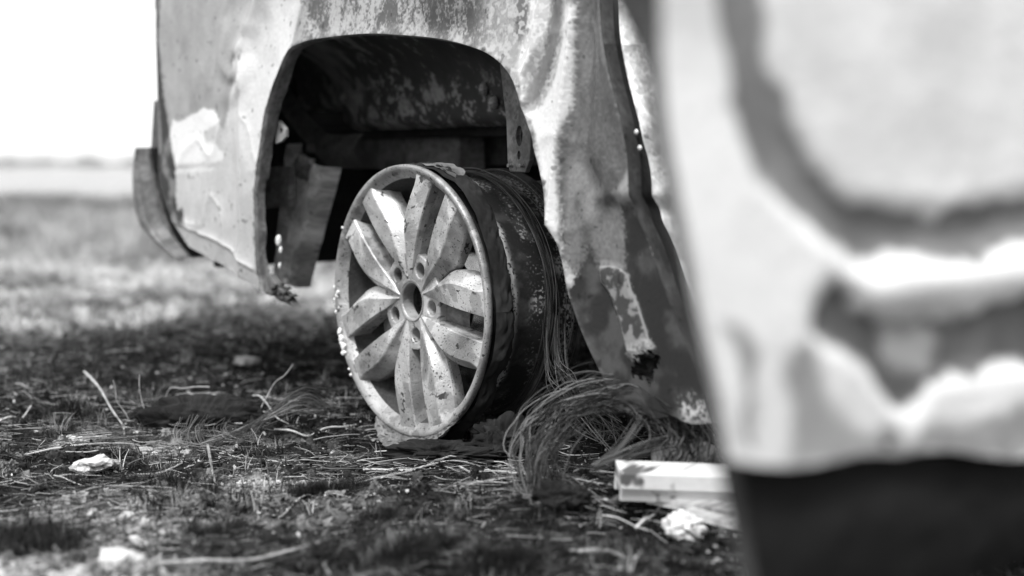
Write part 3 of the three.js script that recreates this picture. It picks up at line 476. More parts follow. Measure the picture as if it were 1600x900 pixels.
  const barG = lath(rest); { const L = [0]; for (let i = 1; i < rest.length; i++) L.push(L[i - 1] + Math.hypot(rest[i][0] - rest[i - 1][0], rest[i][1] - rest[i - 1][1])); const uv = barG.attributes.uv; for (let i = 0; i < uv.count; i++) uv.setY(i, L[i % rest.length] / L[L.length - 1] * 0.999); }
  mesh('rim_barrel', barG, barMat, wheel);
  // hub plate with lug holes and centre bore
  const PH = -8 * Math.PI / 180, lugs = [];
  for (let k = 0; k < 5; k++) { const a = PH + k * Math.PI * 0.4; lugs.push([0.058 * Math.cos(a), 0.058 * Math.sin(a), 0.0145]); }
  const ring = []; for (let k = 0; k < 80; k++) { const a = k / 80 * Math.PI * 2; ring.push([0.080 * Math.cos(a), 0.080 * Math.sin(a)]); }
  const hub = plate(ring, 0.020, 0.002, [[0, 0, 0.0315], ...lugs]); hub.translate(0, 0, -0.034);
  const hubM = mesh('hub', planarUV(hub, UVS), face, wheel);
  mesh('bore_wall', lath([[0.030, -0.094], [0.0305, -0.050], [0.0312, -0.0165]], 64), rusty(0.03), hubM);
  const bore = lath([[0.0312, -0.0165], [0.0314, -0.014], [0.0325, -0.0115], [0.0345, -0.0105], [0.0355, -0.0125], [0.0355, -0.018]], 64); mesh('centre_bore', bore, lipMat, hubM);
  const back = lath([[0.0001, -0.095], [0.05, -0.095], [0.075, -0.088], [0.083, -0.03]], 48); mesh('hub_back', planarUV(back, UVS), rusty(0.02), hubM);
  const clip = tube([[-0.004, -0.02, -0.05], [0.004, -0.004, -0.045], [0.001, 0.014, -0.05]], 0.0022, 12, 6); mesh('bent_clip', clip, rusty(0.5, 0.4), hubM);
  for (const [x, y] of lugs) { const s = lath([[0.0145, -0.034], [0.0143, -0.014], [0.0152, -0.0125], [0.0165, -0.0135]], 28); s.translate(x, y, 0); mesh('lug_seat', planarUV(s, UVS), face, hubM); }
  // spokes: five pairs, each a lofted faceted bar
  function spoke(a, side) {
    // along: t from hub to rim; local frame: e radial-ish, f across (towards the outside of the pair)
    const N = 18, out = [];
    for (let k = 0; k <= N; k++) {
      const t = k / N, r = lerp(0.036, 0.2165, t);
      const inA = a + side * lerp(0.0165, 0.0195, t) / r;                              // keeps clear of the lug hole
      const outA = a + side * lerp(0.627, 0.380, sst(0.122, 0.200, r) * 0.2 + 0.8 * clamp((r - 0.122) / 0.078, 0, 1));
      const top = lerp(-0.013, -0.0045, t) + 0.008 * Math.sin(Math.PI * t);
      const P2 = (ang, z) => [r * Math.cos(ang), r * Math.sin(ang), z];
      const wv = lerp(0.015, 0.022, t), dp = lerp(0.030, 0.044, t), fe = lerp(inA, outA, lerp(0.62, 0.70, t)), bv = side * 0.0012 / r;
      out.push([P2(inA, top - dp), P2(inA + bv * 0.5, top - 0.003), P2(inA + bv * 1.6, top - 0.0005), P2(fe - bv, top + 0.0022), P2(fe + bv, top + 0.0012), P2(lerp(fe, outA, 0.94), top - wv), P2(outA, top - wv - 0.004), P2(outA, top - dp)]);
    }
    const pos = [], idx = [], uv = [], M = out[0].length, du = h2(fr(a * 100), side + 2, 7), dv = h2(fr(a * 100), side + 2, 9);
    for (let m = 0; m < M; m++) {                                                       // flat facets, uv in metres across and along
      const b = pos.length / 3;
      for (let k = 0; k <= N; k++) { let acc = 0; for (let q = 0; q <= m; q++) { const A = out[k][q], B = out[k][(q + 1) % M]; if (q === m) { pos.push(...A, ...B); const l = Math.hypot(A[0] - B[0], A[1] - B[1], A[2] - B[2]), r = 0.036 + 0.1805 * k / N; uv.push(du + acc * UVS, dv + r * UVS, du + (acc + l) * UVS, dv + r * UVS); } else acc += Math.hypot(A[0] - B[0], A[1] - B[1], A[2] - B[2]); } }
      for (let k = 0; k < N; k++) { const i0 = b + k * 2; if (side > 0) idx.push(i0, i0 + 2, i0 + 1, i0 + 1, i0 + 2, i0 + 3); else idx.push(i0, i0 + 1, i0 + 2, i0 + 1, i0 + 3, i0 + 2); }
    }
    const g = new THREE.BufferGeometry(); g.setAttribute('position', new THREE.Float32BufferAttribute(pos, 3)); g.setAttribute('uv', new THREE.Float32BufferAttribute(uv, 2)); g.setIndex(idx); g.computeVertexNormals(); return g;
  }
  for (let k = 0; k < 5; k++) {
    const a = PH + k * Math.PI * 0.4;
    for (const sd of [-1, 1]) mesh('spoke', spoke(a, sd), face, wheel);
    // recessed web joining the two spokes of a pair
    const w = grid(8, 12, (u, v) => { const r = lerp(0.066, 0.135, v), h = 0.020 / r, an = a + lerp(-h, h, u); return [r * Math.cos(an), r * Math.sin(an), -0.026 - 0.012 * v + 0.004 * Math.cos((u - 0.5) * Math.PI), 0, 0]; });
    mesh('web', planarUV(w, UVS), rusty(0.10), wheel);
  }
  // black residue of the tyre bead behind the flange
  const bead = grid(220, 16, (u, v) => {
    const a = u * Math.PI * 2, top = Math.exp(-Math.pow((((a - 1.0 + Math.PI) % (Math.PI * 2)) - Math.PI) / 0.5, 2));
    const lift = fbm(Math.cos(a) * 3 + 9, Math.sin(a) * 3, 3, 541), th = 0.010 + 0.012 * sst(0.35, 0.7, lift) + 0.006 * top;
    const z = lerp(-0.011, -0.055 - 0.02 * (lift - 0.5), v), bulge = Math.sqrt(Math.max(0, 1 - Math.pow(v * 1.7 - 0.7, 2)));
    const r = 0.214 + th * bulge * 1.3 + (fbm(u * 160, v * 8, 3, 543) - 0.5) * 0.009 * sst(0, 0.15, v) - 0.012 * sst(0.6, 1, v);
    return [r * Math.cos(a), r * Math.sin(a), z, u * 1.4, v * 0.08];
  });
  mesh('tyre_bead_residue', bead, rusty(0.022, 0.95), wheel);
  // flake of the bead lifted at the top
  const fk = grid(50, 6, (u, v) => { const a = lerp(1.42, 0.55, u), n = fbm(u * 14, v * 3, 3, 561), r = 0.2300 + 0.009 * Math.sin(u * 2.9) + 0.004 * v + 0.006 * (n - 0.5), z = lerp(-0.012, -0.045 + 0.03 * (fbm(u * 9, 2, 3, 563) - 0.5) + 0.028 * u * u, v); return [r * Math.cos(a), r * Math.sin(a), z - 0.01 * u, u * 0.2, v * 0.05]; });
  mesh('lifted_bead_flake', fk, rusty(0.11, 0.9), wheel);
  // pale crust of ash clinging under the rim
  const cr = grid(110, 14, (u, v) => { const a = lerp(-2.0, -0.75, u), e = Math.sin(u * Math.PI), n = fbm(u * 12, v * 3, 3, 551); const r = lerp(0.2265, 0.2265 + 0.020 * Math.pow(e, 0.4) * (0.7 + 0.6 * n), v), z = 0.000 + 0.030 * v * Math.pow(e, 0.5) * (0.3 + 1.1 * n) + (fbm(u * 60, v * 20, 4, 553) - 0.5) * 0.014; return [r * Math.cos(a), Math.max(r * Math.sin(a), -0.262), z, u * 0.5, v * 0.1]; });
  mesh('ash_crust', cr, rusty(0.13, 0.95), wheel);
  // blobs of molten alloy on the rear edge
  const dropMat = new THREE.MeshStandardMaterial({ color: grey(0.85), roughness: 0.35, metalness: 0.1 }), r = rng(77);
  for (const [a, rr, q] of [[2.60, 0.2255, 2.6], [3.10, 0.2262, 2.6], [3.14, 0.214, 4], [3.17, 0.219, 3.4], [3.20, 0.2262, 2.4], [3.30, 0.2255, 2.4], [3.27, 0.214, 2], [3.46, 0.2215, 5.5], [3.52, 0.2205, 6.5], [3.57, 0.2235, 5], [3.60, 0.219, 6.5], [3.64, 0.2235, 5], [3.78, 0.2255, 2.5], [3.83, 0.2268, 3]]) {
    const d = lump(q * 0.0009, q * 0.0012, q * 0.0006, fr(q * 10 + a * 30), 3, 0.7); d.rotateZ(r() * 3); d.translate(rr * Math.cos(a), rr * Math.sin(a), 0.0025); mesh('molten_droplet', d, dropMat, wheel);
  }
  // steel cords of the burnt tyre still wound round the barrel
  const cords = [], rn = rng(91);
  for (let k = 0; k < 34; k++) {
    const z0 = k < 24 ? -0.128 - 0.014 * rn() : -0.16 - 0.04 * rn(), loose = 0.002 + 0.020 * rn() * rn(), ph = rn() * 6.28, pts = [], dz = (rn() - 0.5) * 0.016;
    for (let i = 0; i < 40; i++) { const a = i / 40 * Math.PI * 2, r = 0.2085 + loose * (0.55 + 0.45 * Math.cos(a + 0.25 + 0.5 * Math.sin(ph))) + 0.0016 * Math.sin(a * 5 + ph); pts.push([r * Math.cos(a), Math.max(-0.23, r * Math.sin(a)), z0 + dz * Math.sin(a + ph) + 0.004 * Math.sin(a * 3 + ph * 2)]); }
    cords.push(toned(tube(pts, 0.0006, 120, 4, true), 0.02 + 0.22 * Math.pow(rn(), 2.5)));
  }
  for (let k = 0; k < 26; k++) { // trailing ends towards the coil
    const z0 = -0.12 - 0.05 * rn(), y0 = -0.06 - 0.03 * rn();
    cords.push(tube([[0.212, y0 + 0.05, z0], [0.222 + 0.01 * rn(), y0 - 0.02, z0 + 0.01], [0.255 + 0.02 * rn(), y0 - 0.035 - 0.03 * rn(), z0 + 0.03 * rn()], [0.31 + 0.03 * rn(), y0 - 0.06 - 0.03 * rn(), z0 + 0.05 * rn()], [0.37 + 0.05 * rn(), y0 - 0.09 - 0.04 * rn(), z0 + 0.06 * rn()]], 0.0006, 30, 4)); toned(cords[cords.length - 1], 0.03 + 0.3 * rn() * rn());
  }
  mesh('wound_steel_cords', mergeGeometries(cords), wireMaterial(), wheel);
}

// ---------------------------------------------------------------- loose things on the ground
const wireMat = wireMaterial();
// big coil of tyre wire
{
  const r = rng(17), gs = [], q = new THREE.Vector3(), cx = 0.132, cz = -1.895;
  for (let k = 0; k < 130; k++) {
    const R1 = 0.103 + 0.045 * (r() - 0.5), R2 = R1 * (0.80 + 0.2 * r()), tilt = 1.0 + 0.5 * (r() - 0.5), yaw = -0.45 + (r() - 0.5) * 0.7, a0 = -1.2 + r() * 2.6, span = 1.6 + r() * 4.2, pts = [], ox = (r() - 0.5) * 0.045, oz = (r() - 0.5) * 0.07, wob = r() * 6.28;
    for (let i = 0; i <= 22; i++) {
      const a = a0 + span * i / 22; let x = R1 * Math.cos(a) * (1 + 0.09 * Math.sin(a * 3 + wob)), y = R2 * Math.sin(a) * (1 + 0.06 * Math.sin(a * 2 + wob * 2));
      let Y = y * Math.sin(tilt) + 0.074, Z = -y * Math.cos(tilt); const X = x * Math.cos(yaw) + Z * Math.sin(yaw); Z = -x * Math.sin(yaw) + Z * Math.cos(yaw);
      const gx = cx + X * 1.08 + ox; let gz = cz + Z + oz; if (gx > 0.10) gz = Math.min(gz, -1.85); pts.push([gx, Math.max(groundY(gx, gz) + 0.002 + 0.006 * h2(k, i, 3), Y + 0.004 * Math.sin(a * 4 + wob) + 0.007 * (h2(k, i, 5) - 0.5)), gz + 0.010 * (h2(k, i, 6) - 0.5)]); pts[pts.length - 1][0] += 0.008 * (h2(k, i, 8) - 0.5);
    }
    gs.push(toned(tube(pts, 0.0004 + 0.0005 * r(), 60, 4), 0.015 + 0.32 * Math.pow(r(), 4)));
  }
  for (let k = 0; k < 34; k++) { // sheaf gathered across the middle
    const s = k < 20 ? 1 : 0, a = r(), b = r();
    const p0 = [cx - 0.03 + 0.01 * r(), 0.062 + 0.012 * r(), cz + 0.04 + 0.02 * r()], p2 = s ? [cx + 0.09 + 0.03 * a, 0.115 - 0.03 * b, cz + 0.02] : [cx + 0.03 + 0.04 * a, 0.15 - 0.01 * b, cz - 0.03 * b];
    gs.push(tube([p0, [lerp(p0[0], p2[0], 0.5), lerp(p0[1], p2[1], 0.5) + (s ? 0.006 : -0.010) + 0.008 * (r() - 0.5), lerp(p0[2], p2[2], 0.5) + 0.01 * r()], p2], 0.0006, 20, 4)); toned(gs[gs.length - 1], 0.04 + 0.22 * r() * r());
  }
  for (let k = 0; k < 40; k++) { const x = cx - 0.125 + 0.02 * r() + 0.05 * r() * r(), z = cz + 0.04 * (r() - 0.6); gs.push(tube([[x, groundY(x, z) - 0.005, z + 0.02], [x - 0.004 + 0.01 * r(), 0.03 + 0.02 * r(), z + 0.01], [x + 0.02 * r(), 0.06 + 0.03 * r(), z], [x + 0.03 + 0.03 * r(), 0.08 + 0.04 * r(), z - 0.03]], 0.0006, 24, 4)); toned(gs[gs.length - 1], 0.03 + 0.28 * r() * r()); }
  const m = mesh('wire_coil', mergeGeometries(gs), wireMat); tag(m, 'large tangled coil of thin steel tyre wire heaped at the foot of the car pillar', 'wire coil');
}
// small bundle of wire left of the wheel
{
  const r = rng(23), gs = [];
  for (let k = 0; k < 42; k++) {
    const e = r(), x0 = -0.555 + 0.085 * e + 0.02 * (r() - 0.5), z0 = -2.40 + 0.05 * r();
    const pts = [[x0 + 0.02 * (r() - 0.5), 0.012 + 0.03 * r(), z0 - 0.02], [x0 - 0.006, 0.020 + 0.006 * r(), z0 + 0.02], [x0 + 0.012, 0.010 + 0.004 * r(), z0 + 0.055], [x0 + 0.06, 0.010 + 0.006 * r(), z0 + 0.06], [-0.46 + 0.03 * e, 0.018 + 0.012 * r(), -2.37], [-0.40 + 0.05 * r(), 0.030 + 0.035 * e + 0.01 * r(), -2.43 - 0.06 * e], [-0.36 + 0.06 * r(), 0.02 + 0.05 * e * r(), -2.47 - 0.1 * e]];
    for (const p of pts) p[1] += groundY(p[0], p[2]); gs.push(toned(tube(pts, 0.0005, 48, 4), 0.05 + 0.45 * r() * r()));
  }
  tag(mesh('wire_bundle', mergeGeometries(gs), wireMat), 'small swept bundle of fine wire lying left of the wheel', 'wire bundle');
}
// charred lumps
const charMat = new THREE.MeshPhysicalMaterial({ map: rustMaps.map, bumpMap: rustMaps.bumpMap, bumpScale: 0.003, color: grey(0.035), roughness: 1, specularIntensity: 0.2 });
function restOn(g, x, z, sink = 0.2) { g.computeBoundingBox(); const b = g.boundingBox; g.translate(x, groundY(x, z) - b.min.y - (b.max.y - b.min.y) * sink, z); return g; }
{
  const a = lump(0.110, 0.036, 0.040, 61, 10, 0.30, 2.2); a.rotateY(0.12); tag(mesh('charred_log', restOn(a, -0.545, -2.50), charMat), 'charred black log lying behind the small wire bundle', 'log');
  const b = lump(0.050, 0.036, 0.045, 62, 12, 0.6, 3.0); tag(mesh('charred_lump', restOn(b, -0.012, -2.24), charMat), 'black charred lump wedged between wheel and wire coil', 'burnt debris');
  const c = lump(0.036, 0.022, 0.026, 63, 12, 0.6, 3.0); tag(mesh('charred_lump', restOn(c, 0.066, -1.83), charMat), 'black charred lump in front of the wire coil', 'burnt debris');
  const d = lump(0.085, 0.018, 0.05, 64, 12, 0.6, 3.0); tag(mesh('tyre_scrap', restOn(d, -0.10, -2.21), charMat), 'flat crumbled strip of burnt tyre under the rim', 'burnt debris');
}
// stones
const stoneMaps = maps(512, 512, (u, v, o) => { const a = fbm(u * 10, v * 10, 4, 601), b = fbm(u * 80, v * 80, 2, 603); o[0] = (0.52 + (a - 0.5) * 0.5 + (b - 0.5) * 0.3) * (1 - 0.6 * sst(0.56, 0.66, fbm(u * 26, v * 26, 3, 607))); o[1] = a * 0.5 + b * 0.5; });
const stone = (v) => new THREE.MeshStandardMaterial({ map: stoneMaps.map, bumpMap: stoneMaps.bumpMap, bumpScale: 0.003, color: grey(v / 0.52), roughness: 0.95 });
for (const [x, z, a, b, c, s, v, l] of [
  [-0.625, -2.10, 0.036, 0.014, 0.03, 1, 0.42, 'flat pale stone below the long dry stems at left'],
  [-0.446, -1.60, 0.026, 0.012, 0.024, 2, 0.45, 'blurred pale stone at the lower left edge of the view'],
  [-0.630, -2.50, 0.012, 0.012, 0.010, 3, 0.8, 'small bright white stone at the tip of the charred log'],
  [-0.657, -2.455, 0.008, 0.005, 0.007, 4, 0.75, 'tiny white pebble left of the bright white stone'],
  [-0.60, -3.18, 0.030, 0.010, 0.026, 5, 0.3, 'pale stone on the burnt ground beneath the hanging car corner'],
  [0.118, -1.86, 0.011, 0.006, 0.009, 6, 0.6, 'small pale pebble at the left end of the white plastic trim'],
]) { let g = lump(a, b, c, s * 7, 3, 0.55, 1.5).toNonIndexed(); g.computeVertexNormals(); tag(mesh('stone', restOn(g, x, z, 0.25), stone(v)), l, 'stone', 'loose stones'); }
// pale crumpled foam and ash heap
{
  const g = lump(0.026, 0.015, 0.022, 71, 9, 0.7, 2.6); tag(mesh('foam_scrap', restOn(g, 0.219, -1.745, 0.15), stone(0.55)), 'crumpled white foam scrap beside the door edge', 'foam scrap');
  const h = lump(0.040, 0.026, 0.04, 72, 5, 0.6, 2.4); tag(mesh('ash_heap', restOn(h, 0.245, -1.98, 0.1), stone(0.45)), 'clump of pale ash at the foot of the door sill', 'ash');
}
// white plastic trim: stepped channel, and a splintered strip under it
{
  const plasticMaps = maps(512, 256, (u, v, o) => { const a = fbm(u * 9, v * 9, 4, 611), b = fbm(u * 60, v * 60, 2, 613); o[0] = lerp(0.66 + (b - 0.5) * 0.06, 0.10, sst(0.64, 0.70, a)); o[1] = 0.5 + (b - 0.5) * 0.3; });
  const pm = new THREE.MeshStandardMaterial({ map: plasticMaps.map, bumpMap: plasticMaps.bumpMap, bumpScale: 0.0008, roughness: 0.5 });
  const g = plate([[0.030, 0.022], [-0.034, 0.022], [-0.034, 0.006], [-0.030, 0.005], [-0.026, -0.012], [-0.023, -0.012], [-0.025, 0.003], [0.024, 0.003], [0.026, -0.012], [0.030, -0.012]], 0.34, 0.0015); g.rotateY(Math.PI / 2);
  planarUV(g, 2.2); const t = mesh('plastic_trim', g, pm); t.position.set(0.137, 0.054, -1.800); t.rotation.set(0.06, 0.05, -0.05); tag(t, 'white stepped plastic trim strip lying below the wire coil', 'plastic trim');
  const s = plate([[-0.012, 0], [0.010, 0.004], [0.012, 0.011], [-0.010, 0.009]], 0.20, 0.001); s.rotateY(Math.PI / 2); planarUV(s, 2.2); const t2 = mesh('plastic_splinter', s, rusty(0.30, 0.7)); t2.position.set(0.178, 0.034, -1.80); t2.rotation.set(0.1, -0.42, -0.06); tag(t2, 'narrow dirty splinter of plastic slanting under the white trim', 'plastic trim');
  const k = plate([[-0.008, 0], [0.006, 0.002], [0.007, 0.008], [-0.006, 0.006]], 0.11, 0.001); k.rotateY(Math.PI / 2); planarUV(k, 2.2); const t3 = mesh('plastic_splinter', k, rusty(0.26, 0.7)); t3.position.set(0.222, 0.024, -1.76); t3.rotation.set(0, -0.75, -0.05); tag(t3, 'short dirty plastic splinter beside the white foam scrap', 'plastic trim');
}
// dry stems and twigs, each one laid where it lies
{
  const twigMat = new THREE.MeshStandardMaterial({ map: stoneMaps.map, bumpMap: stoneMaps.bumpMap, bumpScale: 0.001, color: grey(1.0), roughness: 0.9 });
  const r = rng(41);
  const T = (pts, r0, r1, label, lift = 0.006) => { const q = resample(pts.map((v) => [v[0], v[1], v[2] || 0]), Math.max(5, pts.length + 2)); const p = q.map(([x, z, y], i) => [x + (r() - 0.5) * 0.003, groundY(x, z) + lift + y + (r() - 0.5) * 0.002, z + (r() - 0.5) * 0.004]); r0 *= 0.72; r1 *= 0.62; const g = taperTube(p, r0, r1, 34, 6, r); const m = mesh('dry_twig', g, twigMat); tag(m, label, 'twig', 'dry twigs and stems on the ground'); };
  T([[-0.769, -2.212], [-0.717, -2.222], [-0.662, -2.275], [-0.588, -2.343], [-0.56, -2.36]], 0.0032, 0.0018, 'longest dry stem running from the left towards the small wire bundle');
  T([[-0.70, -2.19], [-0.64, -2.25], [-0.585, -2.325]], 0.0022, 0.0014, 'thin dry stem lying parallel above the longest stem');
  T([[-0.845, -2.78, 0.05], [-0.76, -2.62, 0.018], [-0.697, -2.51, 0.004], [-0.668, -2.42]], 0.0036, 0.0022, 'bent pale twig standing out of the grass near the left side');
  T([[-0.90, -2.37], [-0.88, -2.45, 0.008], [-0.876, -2.56, 0.016]], 0.0040, 0.0022, 'pale twig cut by the left edge of the view');
  T([[-0.487, -2.644, 0.016], [-0.423, -2.50, 0.012], [-0.388, -2.44, 0.006]], 0.0026, 0.0018, 'short slanting twig above the small wire bundle');
  T([[-0.41, -2.425, 0.006], [-0.36, -2.405], [-0.30, -2.405], [-0.27, -2.44, 0.006]], 0.0030, 0.0020, 'straight pale twig lying just left of the rim');
  T([[-0.575, -2.10], [-0.535, -2.115], [-0.505, -2.15]], 0.0030, 0.0018, 'short pale twig right of the flat stone');
  T([[-0.325, -1.80], [-0.290, -1.95], [-0.225, -2.054], [-0.17, -2.07], [-0.099, -2.17], [-0.03, -2.19]], 0.0022, 0.0018, 'long straw stem rising from the foreground to below the rim');
  T([[-0.225, -2.13], [-0.15, -2.11], [-0.09, -2.14], [-0.05, -2.155]], 0.0040, 0.0018, 'broad straw blade lying under the wheel');
  T([[-0.16, -2.145], [-0.10, -2.16], [-0.03, -2.185]], 0.0024, 0.0018, 'thin straw stalk under the wheel beside the broad blade');
  T([[-0.72, -1.885], [-0.60, -1.921], [-0.523, -1.972], [-0.48, -1.98]], 0.0020, 0.0012, 'thin pale stem across the sandy patch at lower left');
  T([[-0.445, -2.05, 0.05], [-0.438, -2.045, 0.026], [-0.432, -2.04]], 0.0032, 0.0022, 'upright pale stalk above the dark grass tuft');
  T([[-0.56, -2.60, 0.05], [-0.65, -2.66, 0.03], [-0.66, -2.66]], 0.0016, 0.0012, 'bent thin stalk behind the charred log');
  T([[-0.665, -2.52, 0.088], [-0.667, -2.52, 0.06], [-0.660, -2.52, 0.03], [-0.655, -2.52]], 0.0010, 0.0014, 'tall thin upright stalk beside the white stone');
  T([[-0.72, -2.54, 0.075], [-0.715, -2.54, 0.04], [-0.69, -2.535]], 0.0009, 0.0012, 'thin upright stalk left of the tall stalk');
  T([[-0.40, -2.57, 0.10], [-0.425, -2.57, 0.06], [-0.46, -2.56]], 0.0012, 0.0018, 'dark thin stalk leaning right above the small wire bundle');
  T([[-0.02, -2.05], [0.03, -2.03, 0.004], [0.08, -2.02]], 0.0034, 0.0026, 'stout twig lying in front of the charred lump');
  T([[-0.08, -2.10, 0.004], [-0.05, -2.06], [-0.02, -2.03]], 0.0028, 0.0018, 'short dry twig between rim and wire coil');
  T([[0.155, -1.76], [0.17, -1.775, 0.004], [0.19, -1.80, 0.010], [0.20, -1.82, 0.02]], 0.0042, 0.0024, 'forked pale root in front of the white plastic trim');
  T([[0.07, -1.66], [0.10, -1.64], [0.13, -1.62]], 0.0036, 0.003, 'blurred stick at the bottom of the view');
  T([[-0.40, -1.58], [-0.32, -1.60], [-0.22, -1.66]], 0.0036, 0.0024, 'blurred long straw at the bottom left of the view');
}

// ---------------------------------------------------------------- ground cover (uncountable)
function scatter(name, geos, mat, count, place, seed) {
  const r = rng(seed), lists = geos.map(() => []), M = new THREE.Matrix4(), q = new THREE.Quaternion(), e = new THREE.Euler();
  let guard = 0; for (let k = 0; k < count && guard < count * 12; guard++) { const p = place(r); if (!p) continue; lists[fr(r() * geos.length)].push(p); k++; }
  lists.forEach((l, i) => {
    const m = new THREE.InstancedMesh(geos[i], mat, l.length); m.name = numbered(name); m.castShadow = m.receiveShadow = true; m.userData = { kind: 'stuff', label: LABEL[name], category: CAT[name], group: LABEL[name] };
    l.forEach((p, k) => { e.set(p.rx || 0, p.ry || 0, p.rz || 0, 'YXZ'); q.setFromEuler(e); M.compose(new THREE.Vector3(p.x, p.y ?? groundY(p.x, p.z) + (p.lift || 0), p.z), q, new THREE.Vector3(p.s, p.s * (p.h || 1), p.s)); m.setMatrixAt(k, M); m.setColorAt(k, grey(p.c)); });
    scene.add(m);
  });
}
const LABEL = { ash_flakes: 'fine flakes of ash and charred scraps covering the near ground', clods: 'crumbly dark soil crumbs and ash scattered over the ground', straw: 'dry pale straw litter strewn over the burnt ground', burnt_grass: 'short scorched grass tufts on the near ground', field_grass: 'pale dry grass of the field behind the wreck', meadow_grass: 'taller grass in the distance before the water', far_trees: 'low hazy line of bushes on the far shore' };
const CAT = { ash_flakes: 'ash', clods: 'soil', straw: 'straw', burnt_grass: 'grass', field_grass: 'grass', meadow_grass: 'grass', far_trees: 'bushes' };
const CLUMPS = [[-0.287, -1.99, 0.05, 0.032], [-0.24, -2.02, 0.04, 0.026], [-0.81, -2.56, 0.08, 0.034], [-0.57, -1.68, 0.08, 0.034], [-0.62, -1.72, 0.06, 0.03], [-0.12, -1.63, 0.09, 0.034], [-0.03, -1.60, 0.08, 0.034], [0.12, -1.64, 0.10, 0.026], [-0.37, -1.76, 0.05, 0.022], [-0.60, -2.22, 0.06, 0.022], [-0.50, -2.03, 0.04, 0.02], [0.02, -1.78, 0.07, 0.02], [-0.72, -2.70, 0.10, 0.03], [-0.95, -2.95, 0.12, 0.035], [-0.16, -1.86, 0.06, 0.016]];
const wedge = (r, z0, z1, l = 0.48, rr = 0.40) => { const k = r(), d = Math.sqrt(lerp(z0 * z0, z1 * z1, k)); return [lerp(-l, rr, r()) * d, -d]; };
{
  const clod = [1, 2, 3].map((s) => { const g = lump(1, 0.65, 0.9, s * 13, 2, 0.9, 2.2).toNonIndexed(); g.computeVertexNormals(); return g; });
  const plain = new THREE.MeshPhysicalMaterial({ color: 0xffffff, roughness: 1, specularIntensity: 0.2 });
  scatter('clods', clod, plain, 70000, (r) => { const [x, z] = wedge(r, 1.35, 3.9); const a = groundAlbedo(x, z); const light = r() < 0.05, big = r(); return { x, z, lift: light ? 0 : -0.001, s: light ? 0.0008 + 0.0022 * r() * r() : 0.0010 + 0.0085 * Math.pow(big, 6) + 0.0018 * r(), rx: r() * 6, ry: r() * 6, c: clamp(light ? 0.25 + 0.4 * r() : a * (0.25 + 1.1 * r()), 0.008, 0.6) }; }, 1001);
  const strawG = [0, 1, 2, 3].map((k) => { const r = rng(300 + k), p = []; let a = (r() - 0.5) * 0.4, x = -0.5, z = 0; for (let i = 0; i < 5; i++) { p.push([x, 0.04 * (r() - 0.3), z]); x += 0.25 * Math.cos(a); z += 0.25 * Math.sin(a); a += (r() - 0.5) * 0.9; } const g = taperTube(p, 0.012, 0.007, 7, 4); return g; });
  const flake = [0, 1, 2].map((k) => { const r = rng(340 + k), g = new THREE.BufferGeometry(), P = []; for (let i = 0; i < 5; i++) { const a = i / 5 * 6.283 + r() * 0.8, q = 0.4 + 0.6 * r(); P.push([q * Math.cos(a), (r() - 0.5) * 0.6, q * Math.sin(a) * 0.6]); } const pos = []; for (let i = 0; i < 5; i++) pos.push(0, 0.15, 0, ...P[(i + 1) % 5], ...P[i]); g.setAttribute('position', new THREE.Float32BufferAttribute(pos, 3)); g.computeVertexNormals(); return g; });
  scatter('ash_flakes', flake, plain, 90000, (r) => { const [x, z] = wedge(r, 1.35, 4.2); const a = groundAlbedo(x, z), t = r(); return { x, z, lift: 0.001 + 0.003 * r(), s: 0.0015 + 0.0055 * Math.pow(r(), 3), rx: (r() - 0.5) * 2.2, ry: r() * 6.3, rz: (r() - 0.5) * 2.2, c: t < 0.15 ? 0.15 + 0.40 * r() : clamp(a * (0.2 + 1.4 * r()), 0.006, 0.5) }; }, 1002);
  scatter('straw', strawG, plain, 24000, (r) => { const [x, z] = wedge(r, 1.35, 4.2); const b = burnt(x, z), n = fbm(x * 3.3, z * 3.3, 3, 701); if (r() < b * 0.55 || r() > sst(0.28, 0.62, n) + 0.15) return null; return { x, z, lift: 0.003 + 0.004 * r(), s: 0.012 + 0.085 * r() * r() * (0.3 + 0.7 * r()), ry: r() * 6.3, rz: (r() - 0.5) * 0.35, rx: (r() - 0.5) * 0.5, c: r() < 0.45 ? 0.02 + 0.06 * r() : 0.12 + 0.60 * r() * r() }; }, 1003);
  const tuft = (seed, blades, lean, wd) => { const r = rng(seed), pos = [], idx = []; for (let b = 0; b < blades; b++) { const a = r() * 6.28, l = lean * (0.3 + r()), h = 0.55 + 0.45 * r(), ox = (r() - 0.5) * 0.5, oz = (r() - 0.5) * 0.5, w = wd * (0.6 + 0.8 * r()), ca = Math.cos(a), sa = Math.sin(a), base = pos.length / 3; for (let i = 0; i <= 3; i++) { const t = i / 3, bend = l * t * t, ww = w * (1 - 0.85 * t); const cx = ox + ca * bend, cz = oz + sa * bend, y = h * t * (1 - 0.25 * l * t); pos.push(cx - sa * ww, y, cz + ca * ww, cx + sa * ww, y, cz - ca * ww); } for (let i = 0; i < 3; i++) { const q = base + 2 * i; idx.push(q, q + 1, q + 3, q, q + 3, q + 2); } } const g = new THREE.BufferGeometry(); g.setAttribute('position', new THREE.Float32BufferAttribute(pos, 3)); g.setIndex(idx); g.computeVertexNormals(); return g; };
  const blade = new THREE.MeshPhysicalMaterial({ specularIntensity: 0.3, color: 0xffffff, roughness: 0.9, side: THREE.DoubleSide });
  const tufts = [1, 2, 3, 4].map((k) => tuft(800 + k, 16, 0.6, 0.016));
